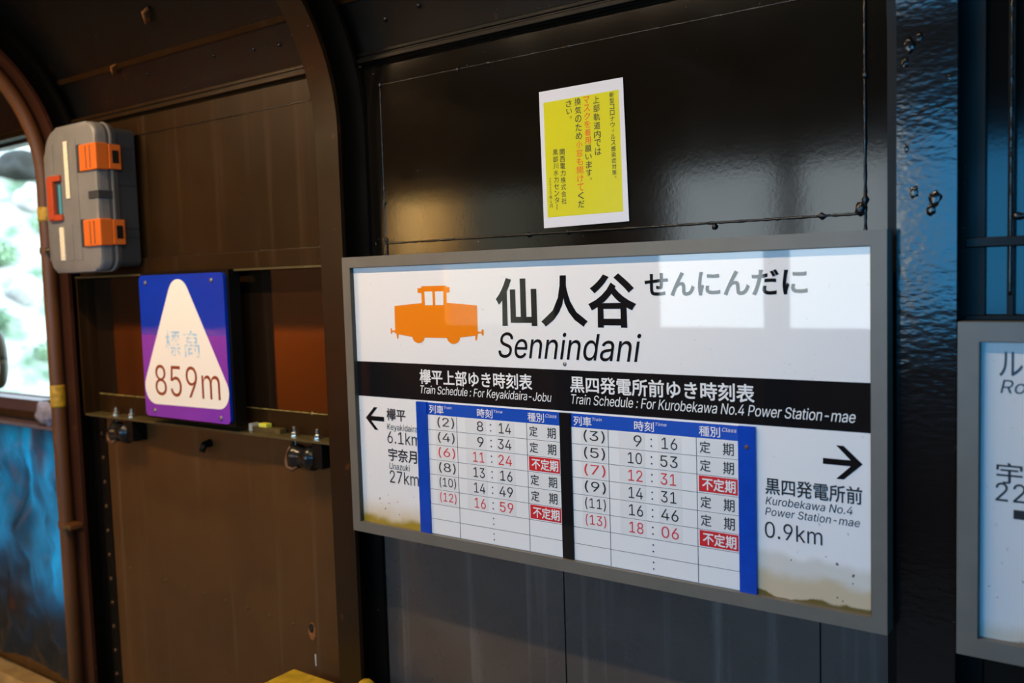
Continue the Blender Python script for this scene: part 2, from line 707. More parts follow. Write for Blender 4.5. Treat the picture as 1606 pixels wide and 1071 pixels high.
# backing plate of the rear wall with the window opening in its far bay
WX0, WX1, WZ0, WZ1 = -2.90, -1.85, 1.233, 2.235
w = MB()
w.box(XL, WX0, 0.165, 0.185, 0.0, 2.45).box(-1.70, XR, 0.165, 0.185, 0.0, 2.45)
w.box(-1.85, -1.70, 0.165, 0.185, 0.0, 0.455).box(-1.85, -1.70, 0.165, 0.185, 1.095, 2.45)
GX0, GX1, GZ0, GZ1 = -2.86, -1.70, 0.455, 1.095      # gap added below the sill so daylight backlights the sheet in front
w.box(WX0, GX0, 0.165, 0.185, 0.0, WZ0).box(GX1, WX1, 0.165, 0.185, 0.0, WZ0) if GX1 < WX1 else w.box(WX0, GX0, 0.165, 0.185, 0.0, WZ0)
w.box(GX0, WX1, 0.165, 0.185, 0.0, GZ0).box(GX0, WX1, 0.165, 0.185, GZ1, WZ0).box(WX0, WX1, 0.165, 0.185, WZ1, 2.45)
for sx, x in ((1, WX0), (-1, WX1)):        # rounded upper corners
    q = [(x, WZ1)] + [(x + sx * 0.07 * (1 - math.sin(math.radians(a))), WZ1 - 0.07 * (1 - math.cos(math.radians(a)))) for a in range(0, 91, 15)]
    w.prism_y(q if sx < 0 else q[::-1], 0.165, 0.185)
wall = w.build('wall_back', M_warm_low, None)
tag(wall, kind='structure')


def wpart(mb, name, mat, **k):
    return mb.build(name, mat, wall, **k)


# --- middle bay (behind the station sign)
wpart(MB().box(-0.02, 1.335, 0.125, 0.165, 1.0, 2.27), 'upper_plate', M_panel)
wpart(MB().box(0.044, 1.281, 0.1215, 0.126, 1.757, 2.172, 0.0015), 'raised_plate', M_panel)
wpart(MB().box(-0.02, 1.335, 0.125, 0.165, 0.05, 1.0), 'lower_plate', M_panel_low)
bead('weld_bead', [(0.044, 0.122, 1.70), (0.044, 0.122, 2.172), (1.281, 0.122, 2.172), (1.281, 0.122, 1.70)], 0.0028, M_bead, wall, 1)
bead('weld_bead', [(0.044, 0.122, 1.756), (1.281, 0.122, 1.756)], 0.0032, M_bead, wall, 2)
for x in (0.58, 1.19):
    wpart(MB().box(x, x + 0.0025, 0.1235, 0.126, 0.05, 1.0), 'plate_seam', M_dark)
for x0, x1, z in ((-0.02, 1.335, 2.232), (-1.46, -0.13, 2.232), (1.47, 4.0, 2.232), (-8.0, -1.56, 2.25)):
    yc = 0.080 if x0 == -1.46 else 0.098
    wpart(MB().box(x0, x1, yc, 0.165, z, z + 0.012, 0.002).box(x0, x1, yc + 0.01, 0.165, z + 0.02, z + 0.03, 0.002), 'cornice_angle', M_warm if x0 < -1 else M_dark)
    wpart(MB().box(x0, x1, yc + 0.014, 0.165, z - 0.001, z + 0.03), 'cornice_web', M_dark)
for (x, z, r, sd) in ((1.272, 1.766, 0.012, 11), (1.281, 2.010, 0.007, 12), (0.044, 2.172, 0.008, 13), (0.044, 1.90, 0.006, 14), (0.046, 1.765, 0.008, 15), (0.62, 1.757, 0.006, 16), (0.31, 2.172, 0.006, 17), (0.98, 1.748, 0.006, 18)):
    wpart(MB().blob((x, 0.121, z), r, sd, 2, 0.6, (0.8, 0.45, 1.1), 2.2), 'weld_lump', M_bead, smooth=True)
pin = MB().tube([(-0.028, 0.115, 2.246), (-0.036, 0.112, 2.212)], 0.004, 10)
wpart(pin, 'brass_pin', simple('brass', (0.35, 0.25, 0.05), 0.4, metal=0.8), smooth=True)

# --- bay left of it: plates nearer the post faces, with a shelf-like recess
wpart(MB().box(-1.45, -0.12, 0.100, 0.165, 1.757, 2.25), 'upper_plate', M_warm)
bead('weld_bead', [(-1.44, 0.100, 2.164), (-0.12, 0.100, 2.164)], 0.0024, M_bead, wall, 3)
bead('weld_bead', [(-1.44, 0.098, 1.757), (-0.12, 0.098, 1.757)], 0.0022, M_bead, wall, 4)
wpart(MB().box(-1.45, -0.12, 0.088, 0.165, 1.705, 1.757, 0.002), 'beam', M_warm)
wpart(MB().box(-1.41, -0.98, 0.046, 0.09, 1.697, 1.703, 0.001), 'beam_lip', M_ledge)
wpart(MB().box(-0.512, -0.125, 0.046, 0.09, 1.699, 1.705, 0.001), 'beam_lip', M_ledge)
wpart(MB().box(-1.41, -0.12, 0.110, 0.166, 1.21, 1.72), 'recess_plate', steel_paint('recess_gloss_paint', (0.016, 0.008, 0.0035), 0.06, peel=0.002, peel_scale=90, streak=(0.05, 0.034, 0.018), streak_amt=0.25))
wpart(MB().box(-1.406, -1.399, 0.046, 0.165, 1.216, 1.70), 'recess_side', M_warm)
wpart(MB().box(-1.40, -0.125, 0.046, 0.110, 1.208, 1.215, 0.001), 'shelf_ledge', M_ledge)
wpart(MB().box(-1.40, -0.125, 0.104, 0.110, 1.215, 1.279, 0.001), 'shelf_upstand', M_warm)
bead('dust_line', [(-1.40, 0.106, 1.280), (-0.125, 0.106, 1.280)], 0.0024, M_dust, wall, 5)
wpart(MB().box(-1.42, -0.12, 0.105, 0.165, 0.05, 1.21), 'lower_plate', M_warm_low)
wpart(MB().box(-1.418, -1.366, 0.101, 0.106, 0.05, 1.2), 'rivet_strip', M_dark)
rv = MB()
for i in range(11):
    rv.lathe((-1.394, 0.101, 1.135 - i * 0.090), (0, -1, 0), [(0.008, 0), (0.0075, 0.002), (0.004, 0.005)], 10)
wpart(rv, 'rivet', M_warm_low, smooth=True)
st = MB()
for i in range(9):
    st.lathe((-1.266 + i * 0.1095, 0.105, 0.655 - i * 0.0032), (0, -1, 0), [(0.0045, 0), (0.004, 0.002), (0.002, 0.004)], 8)
wpart(st, 'stud', M_ledge, smooth=True)
wpart(MB().tube([(-0.755, 0.105, 1.152), (-0.755, 0.083, 1.150), (-0.757, 0.073, 1.128)], 0.012, 10, [0.014, 0.012, 0.010]), 'stub_bolt', M_dark, smooth=True)
hl = [(-0.305 + 0.016 * math.cos(a), 0.624 + 0.027 * math.sin(a)) for a in [2 * math.pi * k / 18 for k in range(18)]]
wpart(MB().prism_y(hl, 0.103, 0.106), 'rusted_hole', M_rust)
hp = [(-0.307 + 0.011 * math.cos(a), 0.634 + 0.014 * math.sin(a)) for a in [2 * math.pi * k / 14 for k in range(14)]]
wpart(MB().prism_y(hp, 0.102, 0.1032), 'hole_plug', M_black)
wpart(MB().prism_y([(-0.2975, 0.522), (-0.2935, 0.520), (-0.2935, 0.556), (-0.2985, 0.556)], 0.1035, 0.1052), 'paint_drip', simple('white_drip', (0.6, 0.55, 0.48), 0.4))

# --- window bay at the far left
wpart(MB().box(WX0, WX1 + 0.02, 0.10, 0.19, WZ0 - 0.052, WZ0 - 0.004, 0.004), 'window_sill', steel_paint('sill_paint', (0.085, 0.05, 0.05), 0.4, peel=0.02, rust=0.4))
wpart(MB().box(WX0, -1.56, 0.07, 0.165, 1.125, 1.135, 0.002), 'sill_ledge', steel_paint('sill_ledge_paint', (0.16, 0.11, 0.12), 0.35, peel=0.02))
wpart(MB().box(WX0, -1.57, 0.14, 0.166, WZ1 + 0.0, WZ1 + 0.045, 0.004), 'window_head', M_post)

MB().box(-2.17, -1.985, 0.225, 0.245, 0.30, 0.985, 0.004).build('shade_board', M_post, wall)  # unseen board, added to block daylight and darken the sheet's middle
MB().box(-2.86, -2.10, 0.225, 0.245, 0.40, 0.62, 0.004).build('shade_board', M_post, wall)  # second added board, keeps daylight off the sheet's lower left

# --- bay right of the pillar
wpart(MB().box(1.47, 4.0, 0.125, 0.165, 0.05, 2.27), 'upper_plate', M_panel)
wpart(MB().box(1.455, 4.0, 0.100, 0.126, 1.684, 1.701, 0.002), 'grid_bar', M_dark)
wpart(MB().box(1.455, 4.0, 0.100, 0.126, 1.556, 1.566, 0.002), 'grid_bar', M_dark)
wpart(MB().box(1.519, 1.530, 0.110, 0.126, 1.05, 2.2, 0.002), 'grid_bar', M_dark)
bead('weld_bead', [(1.524, 0.110, 1.60), (1.524, 0.110, 2.17), (2.6, 0.11, 2.17)], 0.0035, M_bead, wall, 6)
bead('weld_bead', [(1.60, 0.118, 1.735), (1.527, 0.112, 1.735)], 0.006, M_bead, wall, 7)

# --- vault: plates behind the arched posts, then a flat ceiling to the opposite side
SPR = 2.05


def profile(off, z0=0.0):
    """Y,Z line of the arch, off = distance outside the post face; from the rear wall over to the opposite one"""
    R = 0.545 + off
    pts = [(-0.5 + R, z0)] if z0 < SPR else []
    a0 = 0.0 if z0 <= SPR else math.asin((z0 - SPR) / R)
    for i in range(25):
        a = a0 + (math.pi / 2 - a0) * i / 24
        pts.append((-0.5 + R * math.cos(a), SPR + R * math.sin(a)))
    cyy = FAR + 0.12 + 0.545
    for i in range(25):
        a = math.pi / 2 + (math.pi / 2 - a0) * i / 24
        pts.append((cyy + R * math.cos(a), SPR + R * math.sin(a)))
    if z0 < SPR:
        pts.append((cyy - R, z0))
    return pts


vi = [(0.175, 2.262)] + profile(0.110, 2.262) + [(FAR - 0.02, 2.262)]
vo = [(0.175, 2.29)] + profile(0.130, 2.29) + [(FAR - 0.02, 2.29)]
ceil = MB().ribbon(vi, vo, XL, XR).build('ceiling', M_vault, None, smooth=True, angle=40)
tag(ceil, kind='structure')
for x0, x1 in ((-1.46, -0.13), (-0.04, 1.355), (1.452, 4.0)):
    # seam lap of the vault plates
    a0, a1 = math.radians(30.5), math.radians(32)
    P = lambda R, a: (-0.5 + R * math.cos(a), SPR + R * math.sin(a))
    MB().sweep_x([P(0.656, a0), P(0.649, a0), P(0.649, a1), P(0.656, a1)], x0, x1).build('plate_lap', M_warm, ceil)
rb = MB()
for (x, a) in ((-0.60, 27), (-0.42, 26), (-0.31, 25.5), (-0.24, 25), (-0.95, 27)):
    rb.lathe((x, -0.5 + 0.655 * math.cos(math.radians(a)), SPR + 0.655 * math.sin(math.radians(a))), (0, -math.cos(math.radians(a)), -math.sin(math.radians(a))), [(0.006, -0.001), (0.005, 0.003), (0.002, 0.005)], 8)
for (x, a) in ((0.10, 25), (0.22, 26), (0.42, 25)):
    rb.lathe((x, -0.5 + 0.655 * math.cos(math.radians(a)), SPR + 0.655 * math.sin(math.radians(a))), (0, -math.cos(math.radians(a)), -math.sin(math.radians(a))), [(0.008, -0.001), (0.007, 0.003), (0.003, 0.006)], 8)
rb.build('rivet', M_bead, ceil, smooth=True)
for (x, a, k) in ((-0.79, 42, 1.0), (-1.10, 31, 0.7)):
    ca, sa = math.cos(math.radians(a)), math.sin(math.radians(a))
    c = Vector((x, -0.5 + 0.652 * ca, SPR + 0.652 * sa))
    t = Vector((0, -sa, ca))
    n = Vector((0, -ca, -sa))
    MB().tube([c - t * 0.02 * k, c - t * 0.02 * k + n * 0.016, c + t * 0.01 * k + n * 0.018 + Vector((0.02 * k, 0, 0)), c + t * 0.012 * k + Vector((0.03 * k, 0, 0))], 0.006 * k, 8).build('rusted_lug', M_rust, ceil, smooth=True)

for nm, x in (('wall_left', XL), ('wall_right', XR)):
    e = MB().box(x - 0.02, x + 0.0, FAR - 0.1, 0.2, 0, 2.75) if x < 0 else MB().box(x, x + 0.02, FAR - 0.1, 0.2, 0, 2.75)
    tag(e.build(nm, M_warm_low, None), kind='structure')

# opposite wall with its row of unglazed windows (seen mirrored in the sign and in the gloss paint)
fm = MB()
NX0, NX1, NZ0, NZ1 = -3.27, -2.68, 1.80, 2.38      # small arched opening to a lamp-lit tunnel
fm.box(XL, XR, FAR - 0.02, FAR, 0, SILL).box(XL, XR, FAR - 0.02, FAR, HEAD, 2.75)
fm.box(NX0, NX1, FAR - 0.02, FAR, SILL, NZ0)
edges = [XL, NX0, NX1] + [v for ab in FAR_WINDOWS for v in ab] + [XR]
for i in range(0, len(edges), 2):
    if edges[i + 1] > edges[i]:
        fm.box(edges[i], edges[i + 1], FAR - 0.02, FAR, SILL, HEAD)
for a, b in FAR_WINDOWS:
    r = min(0.16, (b - a) * 0.3)
    for sx, x in ((1, a), (-1, b)):
        q = [(x, HEAD)] + [(x + sx * r * (1 - math.sin(math.radians(t))), HEAD - r * (1 - math.cos(math.radians(t)))) for t in range(0, 91, 15)]
        fm.prism_y(q, FAR - 0.02, FAR)
for sx, x in ((1, NX0), (-1, NX1)):
    q = [(x, NZ1)] + [(x + sx * 0.3 * (1 - math.sin(math.radians(t))), NZ1 - 0.3 * (1 - math.cos(math.radians(t)))) for t in range(0, 91, 10)]
    fm.prism_y(q, FAR - 0.02, FAR)
tn = MB().box(NX0 - 0.6, NX1 + 0.6, FAR - 1.02, FAR - 1.0, 1.2, 2.9).box(NX0 - 0.6, NX0 - 0.58, FAR - 1.0, FAR - 0.02, 1.2, 2.9).box(NX1 + 0.1, NX1 + 0.12, FAR - 1.0, FAR - 0.02, 1.2, 2.9)
tn.box(NX0 - 0.6, NX1 + 0.12, FAR - 1.0, FAR - 0.02, 2.9, 2.92).box(NX0 - 0.6, NX1 + 0.12, FAR - 1.0, FAR - 0.02, 1.18, 1.2)
tag(tn.build('wall_tunnel', simple('tunnel_plaster', (0.62, 0.52, 0.36), 0.8, var=0.2, vscale=4), None), kind='structure')
wf = fm.build('wall_front', steel_paint('opposite_wall_paint', (0.10, 0.045, 0.028), 0.35, peel=0.008), None)
tag(wf, kind='structure')

# blue sheet hung outside the right-hand openings; daylight comes through it
bs, bst, bsb = new_mat('blue_sheet')
tr = bst.nodes.new('ShaderNodeBsdfTransparent')
tr.inputs['Color'].default_value = (0.07, 0.50, 1.0, 1)
bst.links.new(tr.outputs[0], bst.nodes['Material Output'].inputs['Surface'])
sh = MB()
for i in range(40):
    xa, xb = 0.55 + 3.3 * i / 40, 0.55 + 3.3 * (i + 1) / 40
    ya, yb = (FAR - 0.22 + 0.03 * math.sin(q * 7) for q in (xa, xb))
    sh.face([(xa, ya, 0.6), (xb, yb, 0.6), (xb, yb, 2.45), (xa, ya, 2.45)])
bmesh.ops.remove_doubles(sh.bm, verts=list(sh.bm.verts), dist=1e-4)
tag(sh.build('plastic_sheet', bs, None, smooth=True), 'clear blue plastic sheet hung outside the opposite windows, mirrored in the black post', 'sheet')

# ------------------------------------------------------------------ arched posts


def arched_post(x0, x1, label, mat, back=0.032, edge=0.003):
    t = thing('arched_post', label, 'steel post', ((x0 + x1) / 2, 0.08, 0), 'arched steel posts along the wall')
    xm = (x0 + x1) / 2
    f0, f1, w1, b1 = profile(0.0), profile(0.013), profile(0.068), profile(0.0795)
    fl = MB().ribbon(f0, f1, x0, x1)
    es = [e for e in fl.bm.edges if e.is_manifold and abs(e.calc_face_angle(0)) > 1.2]
    bmesh.ops.bevel(fl.bm, geom=es, offset=edge, segments=3, affect='EDGES')
    fl.build('front_flange', mat, t, smooth=True, angle=35)
    MB().ribbon(f1, w1, xm - 0.006, xm + 0.006).build('web', M_dark, t, smooth=True, angle=35)
    MB().ribbon(w1, b1, x0 - back, x1 + back).build('back_flange', M_dark, t, smooth=True, angle=35)
    return t


arched_post(-0.129, -0.043, 'brown arched steel post with chipped edge just left of the station sign', M_post)
arched_post(-1.552, -1.455, 'brown arched steel post behind the rusty conduit beside the bright window', M_post_red, 0.01)
arched_post(1.355, 1.452, 'thickly painted black steel post with bluish sheen between the two white signs', M_pillar, edge=0.006)

px_ = [o for o in C.objects if o.get('label', '').startswith('thickly painted')][0]
for (x, z, r, sd) in ((1.375, 2.035, 0.009, 31), (1.369, 2.005, 0.007, 32), (1.392, 2.045, 0.006, 33), (1.372, 1.86, 0.006, 34), (1.384, 1.782, 0.008, 35), (1.418, 1.770, 0.010, 36), (1.412, 1.752, 0.008, 37), (1.44, 1.97, 0.005, 38)):
    MB().blob((x, 0.0455, z), r, sd, 2, 0.7, (1.0, 0.22, 1.5), 2.5).build('paint_run', M_pillar, px_, smooth=True)

# ------------------------------------------------------------------ station sign
SW, SB, ST = 1.350, 1.0, 1.72
sg = thing('station_sign', 'large white station name sign in a grey frame with two timetables and an orange locomotive', 'sign', (SW / 2, 0.02, SB))
fwid = 0.027


def sign_frame(x0, x1, z0, z1, fwd, y0, y1, parent, lip):
    o = rrect(x0, x1, z0, z1, 0.0015, 2)
    m = MB()
    bx = [(x0, x1, z1 - fwd, z1), (x0, x1, z0, z0 + fwd), (x0, x0 + fwd, z0 + fwd, z1 - fwd), (x1 - fwd, x1, z0 + fwd, z1 - fwd)]
    for a, b, c, d in bx:
        m.box(a, b, y0, y1, c, d)
    bmesh.ops.remove_doubles(m.bm, verts=list(m.bm.verts), dist=1e-5)
    m.build('frame', M_signframe, parent)
    e = MB()
    i0, i1, k0, k1, tt = x0 + fwd, x1 - fwd, z0 + fwd, z1 - fwd, 0.0012
    e.box(i0, i0 + tt, y0 + 0.001, lip, k0, k1).box(i1 - tt, i1, y0 + 0.001, lip, k0, k1)
    e.box(i0, i1, y0 + 0.001, lip, k1 - tt, k1)
    e.build('frame_lip', M_sign_edge, parent)


sign_frame(0.0, SW, SB, ST, fwid, 0.0, 0.04, sg, 0.013)
face = MB().box(fwid, SW - fwid, 0.013, 0.02, SB + fwid, ST - fwid).build('face_board', M_face, sg)
YF = 0.0127
band = MB().box(fwid + 0.0012, SW - fwid - 0.0012, YF, 0.0132, 1.3595, 1.450).build('black_band', M_black_gloss, sg)
YP = 0.0124
lo = [(0.169, 1.593), (0.261, 1.600), (0.261, 1.624), (0.249, 1.625), (0.249, 1.636), (0.261, 1.637), (0.262, 1.641), (0.340, 1.641), (0.341, 1.638), (0.351, 1.637), (0.351, 1.625), (0.341, 1.624), (0.341, 1.600), (0.433, 1.593),
      (0.433, 1.532), (0.444, 1.531), (0.445, 1.537), (0.450, 1.537), (0.450, 1.523), (0.445, 1.523), (0.444, 1.528), (0.433, 1.527), (0.432, 1.522), (0.429, 1.511), (0.425, 1.511), (0.425, 1.522), (0.379, 1.517)]
wheel = lambda cx: [(cx + 0.021 * math.cos(math.radians(a)), 1.5185 + 0.0175 * math.sin(math.radians(a))) for a in range(-10, -171, -20)]
lo += wheel(0.358) + [(0.337, 1.515), (0.268, 1.515)] + wheel(0.246) + [(0.225, 1.516), (0.180, 1.522), (0.178, 1.511), (0.174, 1.511), (0.173, 1.523), (0.168, 1.525), (0.166, 1.528), (0.157, 1.527), (0.157, 1.523), (0.153, 1.523), (0.153, 1.537), (0.157, 1.537), (0.158, 1.531), (0.168, 1.532)]
Letters(YP).poly(lo).build('locomotive_emblem', M_orange, sg)
Letters(YP - 0.0003).poly([(0.271, 1.6275), (0.297, 1.6275), (0.297, 1.5945), (0.272, 1.5945)]).poly([(0.305, 1.6275), (0.332, 1.6275), (0.331, 1.5945), (0.305, 1.5945)]).build('emblem_window', M_white_print, sg)
L = Letters(YP).line()
for ch, a, b, c, d in (('仙', 0.489, 0.603, 1.546, 1.655), ('人', 0.614, 0.735, 1.545, 1.657), ('谷', 0.737, 0.853, 1.544, 1.658)):
    L.put(ch, a, b, c, d, True, 0.009)
L.build('station_name_lettering', M_black_gloss, sg)
Letters(YP).put('せんにんだに', 0.873, 1.208, 1.608, 1.657, True, 0.008).build('station_name_lettering', M_black_gloss, sg)
Letters(YP).put('Sennindani', 0.492, 0.863, 1.472, 1.532, shear=0.2, bold=0.002).build('station_name_lettering', M_black_gloss, sg)
L = Letters(0.0122)
L.put('欅平上部ゆき時刻表', 0.245, 0.585, 1.400, 1.437, True, 0.006)
L.put('黒四発電所前ゆき時刻表', 0.686, 1.105, 1.401, 1.438, True, 0.006)
L.put('Train Schedule : For Keyakidaira-Jobu', 0.246, 0.636, 1.3715, 1.397, shear=0.2, space=0.97)
L.put('Train Schedule : For Kurobekawa No.4 Power Station-mae', 0.688, 1.293, 1.376, 1.398, shear=0.2, space=0.97)
L.build('band_lettering', M_white_print, sg)
L = Letters(YP)
L.put('欅平', 0.126, 0.192, 1.301, 1.332, True, 0.006)
L.put('Keyakidaira', 0.127, 0.230, 1.2725, 1.293)
L.put('6.1km', 0.126, 0.239, 1.242, 1.273)
L.put('宇奈月', 0.127, 0.225, 1.196, 1.230, True, 0.006)
L.put('Unazuki', 0.129, 0.200, 1.175, 1.192, shear=0.12)
L.put('27km', 0.129, 0.228, 1.140, 1.172)
L.put('黒四発電所前', 1.124, 1.304, 1.227, 1.260, True, 0.005)
L.put('Kurobekawa No.4', 1.124, 1.287, 1.207, 1.2225, shear=0.2)
L.put('Power Station-mae', 1.123, 1.300, 1.186, 1.2015, shear=0.2)
L.put('0.9km', 1.122, 1.232, 1.142, 1.174)
L.build('destination_lettering', M_ink, sg)
L = Letters(YP)
L.poly([(0.051, 1.3025), (0.0825, 1.332), (0.095, 1.332), (0.0705, 1.3085), (0.117, 1.3085), (0.117, 1.2965), (0.0705, 1.2965), (0.095, 1.273), (0.0825, 1.273)])
L.poly([(1.305, 1.302), (1.2715, 1.333), (1.258, 1.333), (1.284, 1.3075), (1.234, 1.3075), (1.234, 1.2965), (1.284, 1.2965), (1.258, 1.271), (1.2715, 1.271)])
L.build('direction_arrow', M_black_gloss, sg)


def timetable(x0, x1, rows, c1, c2):
    zt, zh, zb = 1.3555, 1.3255, 1.0285
    t = MB().box(x0, x1, 0.0112, 0.013, zb, zt).build('timetable', M_board, sg)
    MB().box(x0, x1, 0.0109, 0.0113, zh, zt).build('header_band', M_blue_head, t)
    y = 0.0106
    rh = (zh - zb) / 8
    ru = MB()
    for k in range(1, 8):
        ru.box(x0, x1, 0.0110, 0.0113, zh - rh * k - 0.0005, zh - rh * k + 0.0005)
    for cx in (c1, c2):
        ru.box(cx - 0.0008, cx + 0.0008, 0.0110, 0.0113, zb, zh)
    ru.build('ruling', M_rule, t)
    H = Letters(y)
    w_ = x1 - x0
    H.put('列車', x0 + 0.006, x0 + 0.052, zt - 0.0265, zt - 0.0055, True, 0.003)
    H.put('時刻', x0 + 0.156, x0 + 0.202, zt - 0.0265, zt - 0.0055, True, 0.003)
    H.put('種別', x0 + 0.302, x0 + 0.347, zt - 0.0265, zt - 0.0055, True, 0.003)
    H.put('Train', x0 + 0.054, x0 + 0.078, zt - 0.013, zt - 0.006, shear=0.2)
    H.put('Time', x0 + 0.205, x0 + 0.231, zt - 0.013, zt - 0.006, shear=0.2)
    H.put('Class', x0 + 0.351, x0 + 0.381, zt - 0.014, zt - 0.006, shear=0.2)
    H.build('header_lettering', M_white_print, t)
    K, Rd, Wt, Co = Letters(y), Letters(y), Letters(y - 0.0003), Letters(y)
    SX = lambda *a: MB().box(*a).build('sticker', M_sticker, t)
    for k in range(8):
        zc = zh - rh * (k + 0.5)
        cx = x0 + 0.195
        Co.line()
        for dz in (-0.0075, 0.0065):
            Co.poly([(cx + 0.0019 * math.cos(a * math.pi / 4), zc + dz + 0.0019 * math.sin(a * math.pi / 4)) for a in range(8)])
        if k >= len(rows):
            continue
        no, hh, mm, extra = rows[k]
        T = Rd if extra else K
        tw = 0.053 if len(no) == 1 else 0.052
        T.put('(%s)' % no, x0 + 0.031, x0 + 0.031 + tw, zc - 0.012, zc + 0.0145)
        dw = 0.0195
        h0 = x0 + 0.137 if len(hh) == 2 else x0 + 0.154
        z0, z1 = zc - 0.0115, zc + 0.0125
        narrow = 0.006 if hh[0] == '1' else 0.0
        T.put(hh, h0 + narrow * 0.4, x0 + 0.173, z0, z1)
        T.put(mm, x0 + 0.215 + (0.004 if mm[0] == '1' else 0), x0 + 0.254 - (0.004 if mm[1] == '1' else 0), z0, z1)
        SX(x0 + 0.118, x0 + 0.180, 0.01095, 0.0113, zc - rh / 2 + 0.0025, zc + rh / 2 - 0.002)
        SX(x0 + 0.210, x0 + 0.262, 0.01095, 0.0113, zc - rh / 2 + 0.0025, zc + rh / 2 - 0.002)
        SX(x0 + 0.024, c1 - 0.006, 0.01095, 0.0113, zc - rh / 2 + 0.002, zc + rh / 2 - 0.002)
        if extra:
            MB().box(c2 + 0.004, x1 - 0.003, 0.0108, 0.0113, zc - rh / 2 + 0.003, zc + rh / 2 - 0.002).build('red_badge', M_red, t)
            Wt.put('不定期', c2 + 0.011, x1 - 0.007, zc - 0.0125, zc + 0.0135, True, 0.007)
        else:
            SX(c2 + 0.004, x1 - 0.003, 0.01095, 0.0113, zc - rh / 2 + 0.003, zc + rh / 2 - 0.002)
            K.put('定', c2 + 0.007, c2 + 0.030, zc - 0.0115, zc + 0.0125, True, 0.003)
            K.put('期', c2 + 0.056, c2 + 0.079, zc - 0.0125, zc + 0.0125, True, 0.003)
    Co.build('colon_lettering', M_ink, t)
    K.build('black_lettering', M_ink, t)
    Rd.build('red_lettering', M_redtxt, t)
    Wt.build('badge_lettering', M_white_print, t)
    return t


timetable(0.268, 0.657, [('2', '8', '14', 0), ('4', '9', '34', 0), ('6', '11', '24', 1), ('8', '13', '16', 0), ('10', '14', '49', 0), ('12', '16', '59', 1)], 0.360, 0.5665)
timetable(0.687, 1.072, [('3', '9', '16', 0), ('5', '10', '53', 0), ('7', '12', '31', 1), ('9', '14', '31', 0), ('11', '16', '46', 0), ('13', '18', '06', 1)], 0.7795, 0.983)
MB().box(0.234, 0.268, 0.006, 0.013, 1.027, 1.3565, 0.0012).build('blue_rail', M_blue, sg)
MB().box(1.072, 1.107, 0.006, 0.013, 1.0265, 1.3565, 0.0012).build('blue_rail', M_blue, sg)
MB().box(0.657, 0.687, 0.008, 0.013, 1.028, 1.3555, 0.0012).build('black_rail', M_black_gloss, sg)
MB().lathe((1.0905, 0.006, 1.316), (0, -1, 0), [(0.0048, 0), (0.0045, 0.001), (0.003, 0.002)], 14).build('rusty_screw', M_rustscrew, sg, smooth=True)
MB().lathe((0.673, 0.0127, 1.463), (0, -1, 0), [(0.0048, 0), (0.0045, 0.001), (0.003, 0.002)], 14).build('screw', M_screw, sg, smooth=True)

# ------------------------------------------------------------------ route sign at the right edge
rs = thing('route_sign', 'white route sign in grey frame right of the black post, cut by the picture edge', 'sign', (1.9, 0.04, 0.985))
sign_frame(1.4585, 2.36, 0.985, 1.559, 0.0325, 0.02, 0.06, rs, 0.036)
MB().box(1.4585 + 0.0325, 2.36 - 0.0325, 0.036, 0.044, 1.0175, 1.5265).build('face_board', M_face2, rs)
L = Letters(0.0355)
L.put('ルート', 1.519, 1.628, 1.468, 1.510, True, 0.002)
L.put('Route', 1.521, 1.607, 1.4395, 1.462, shear=0.2)
L.put('宇奈月', 1.516, 1.640, 1.287, 1.323, True, 0.002)
L.put('22', 1.515, 1.560, 1.257, 1.2885)
L.poly([(1.542, 1.229), (1.90, 1.229), (1.90, 1.2445), (1.542, 1.2445)])
L.build('lettering', M_ink, rs)

# ------------------------------------------------------------------ yellow notice on the plate
nt_ = thing('paper_notice', 'yellow and white paper notice with vertical writing stuck above the station sign', 'notice', (0.665, 0.119, 1.77))
paper = MB()
gx, gz = 10, 14
P0, P1, P2, P3 = (0.554, 2.081), (0.775, 2.082), (0.783, 1.771), (0.558, 1.768)


def bil(u, v, A=P0, B=P1, Cc=P2, D=P3):
    return ((1 - v) * ((1 - u) * A[0] + u * B[0]) + v * ((1 - u) * D[0] + u * Cc[0]), (1 - v) * ((1 - u) * A[1] + u * B[1]) + v * ((1 - u) * D[1] + u * Cc[1]))


paper.prism_y([P3, P2, P1, P0], 0.1168, 0.1180)
paper.build('sheet', simple('laminated_paper', (0.66, 0.66, 0.71), 0.28, bump=0.25, bscale=18), nt_)
yl = MB()
q = [(0.566, 2.055), (0.764, 2.057), (0.769, 1.793), (0.569, 1.792)]
yl.prism_y([q[3], q[2], q[1], q[0]], 0.1165, 0.1169)
yl.build('yellow_panel', simple('yellow_print', (0.60, 0.565, 0.002), 0.28, bump=0.25, bscale=18), nt_)
KB, KR = Letters(0.1162), Letters(0.1162)


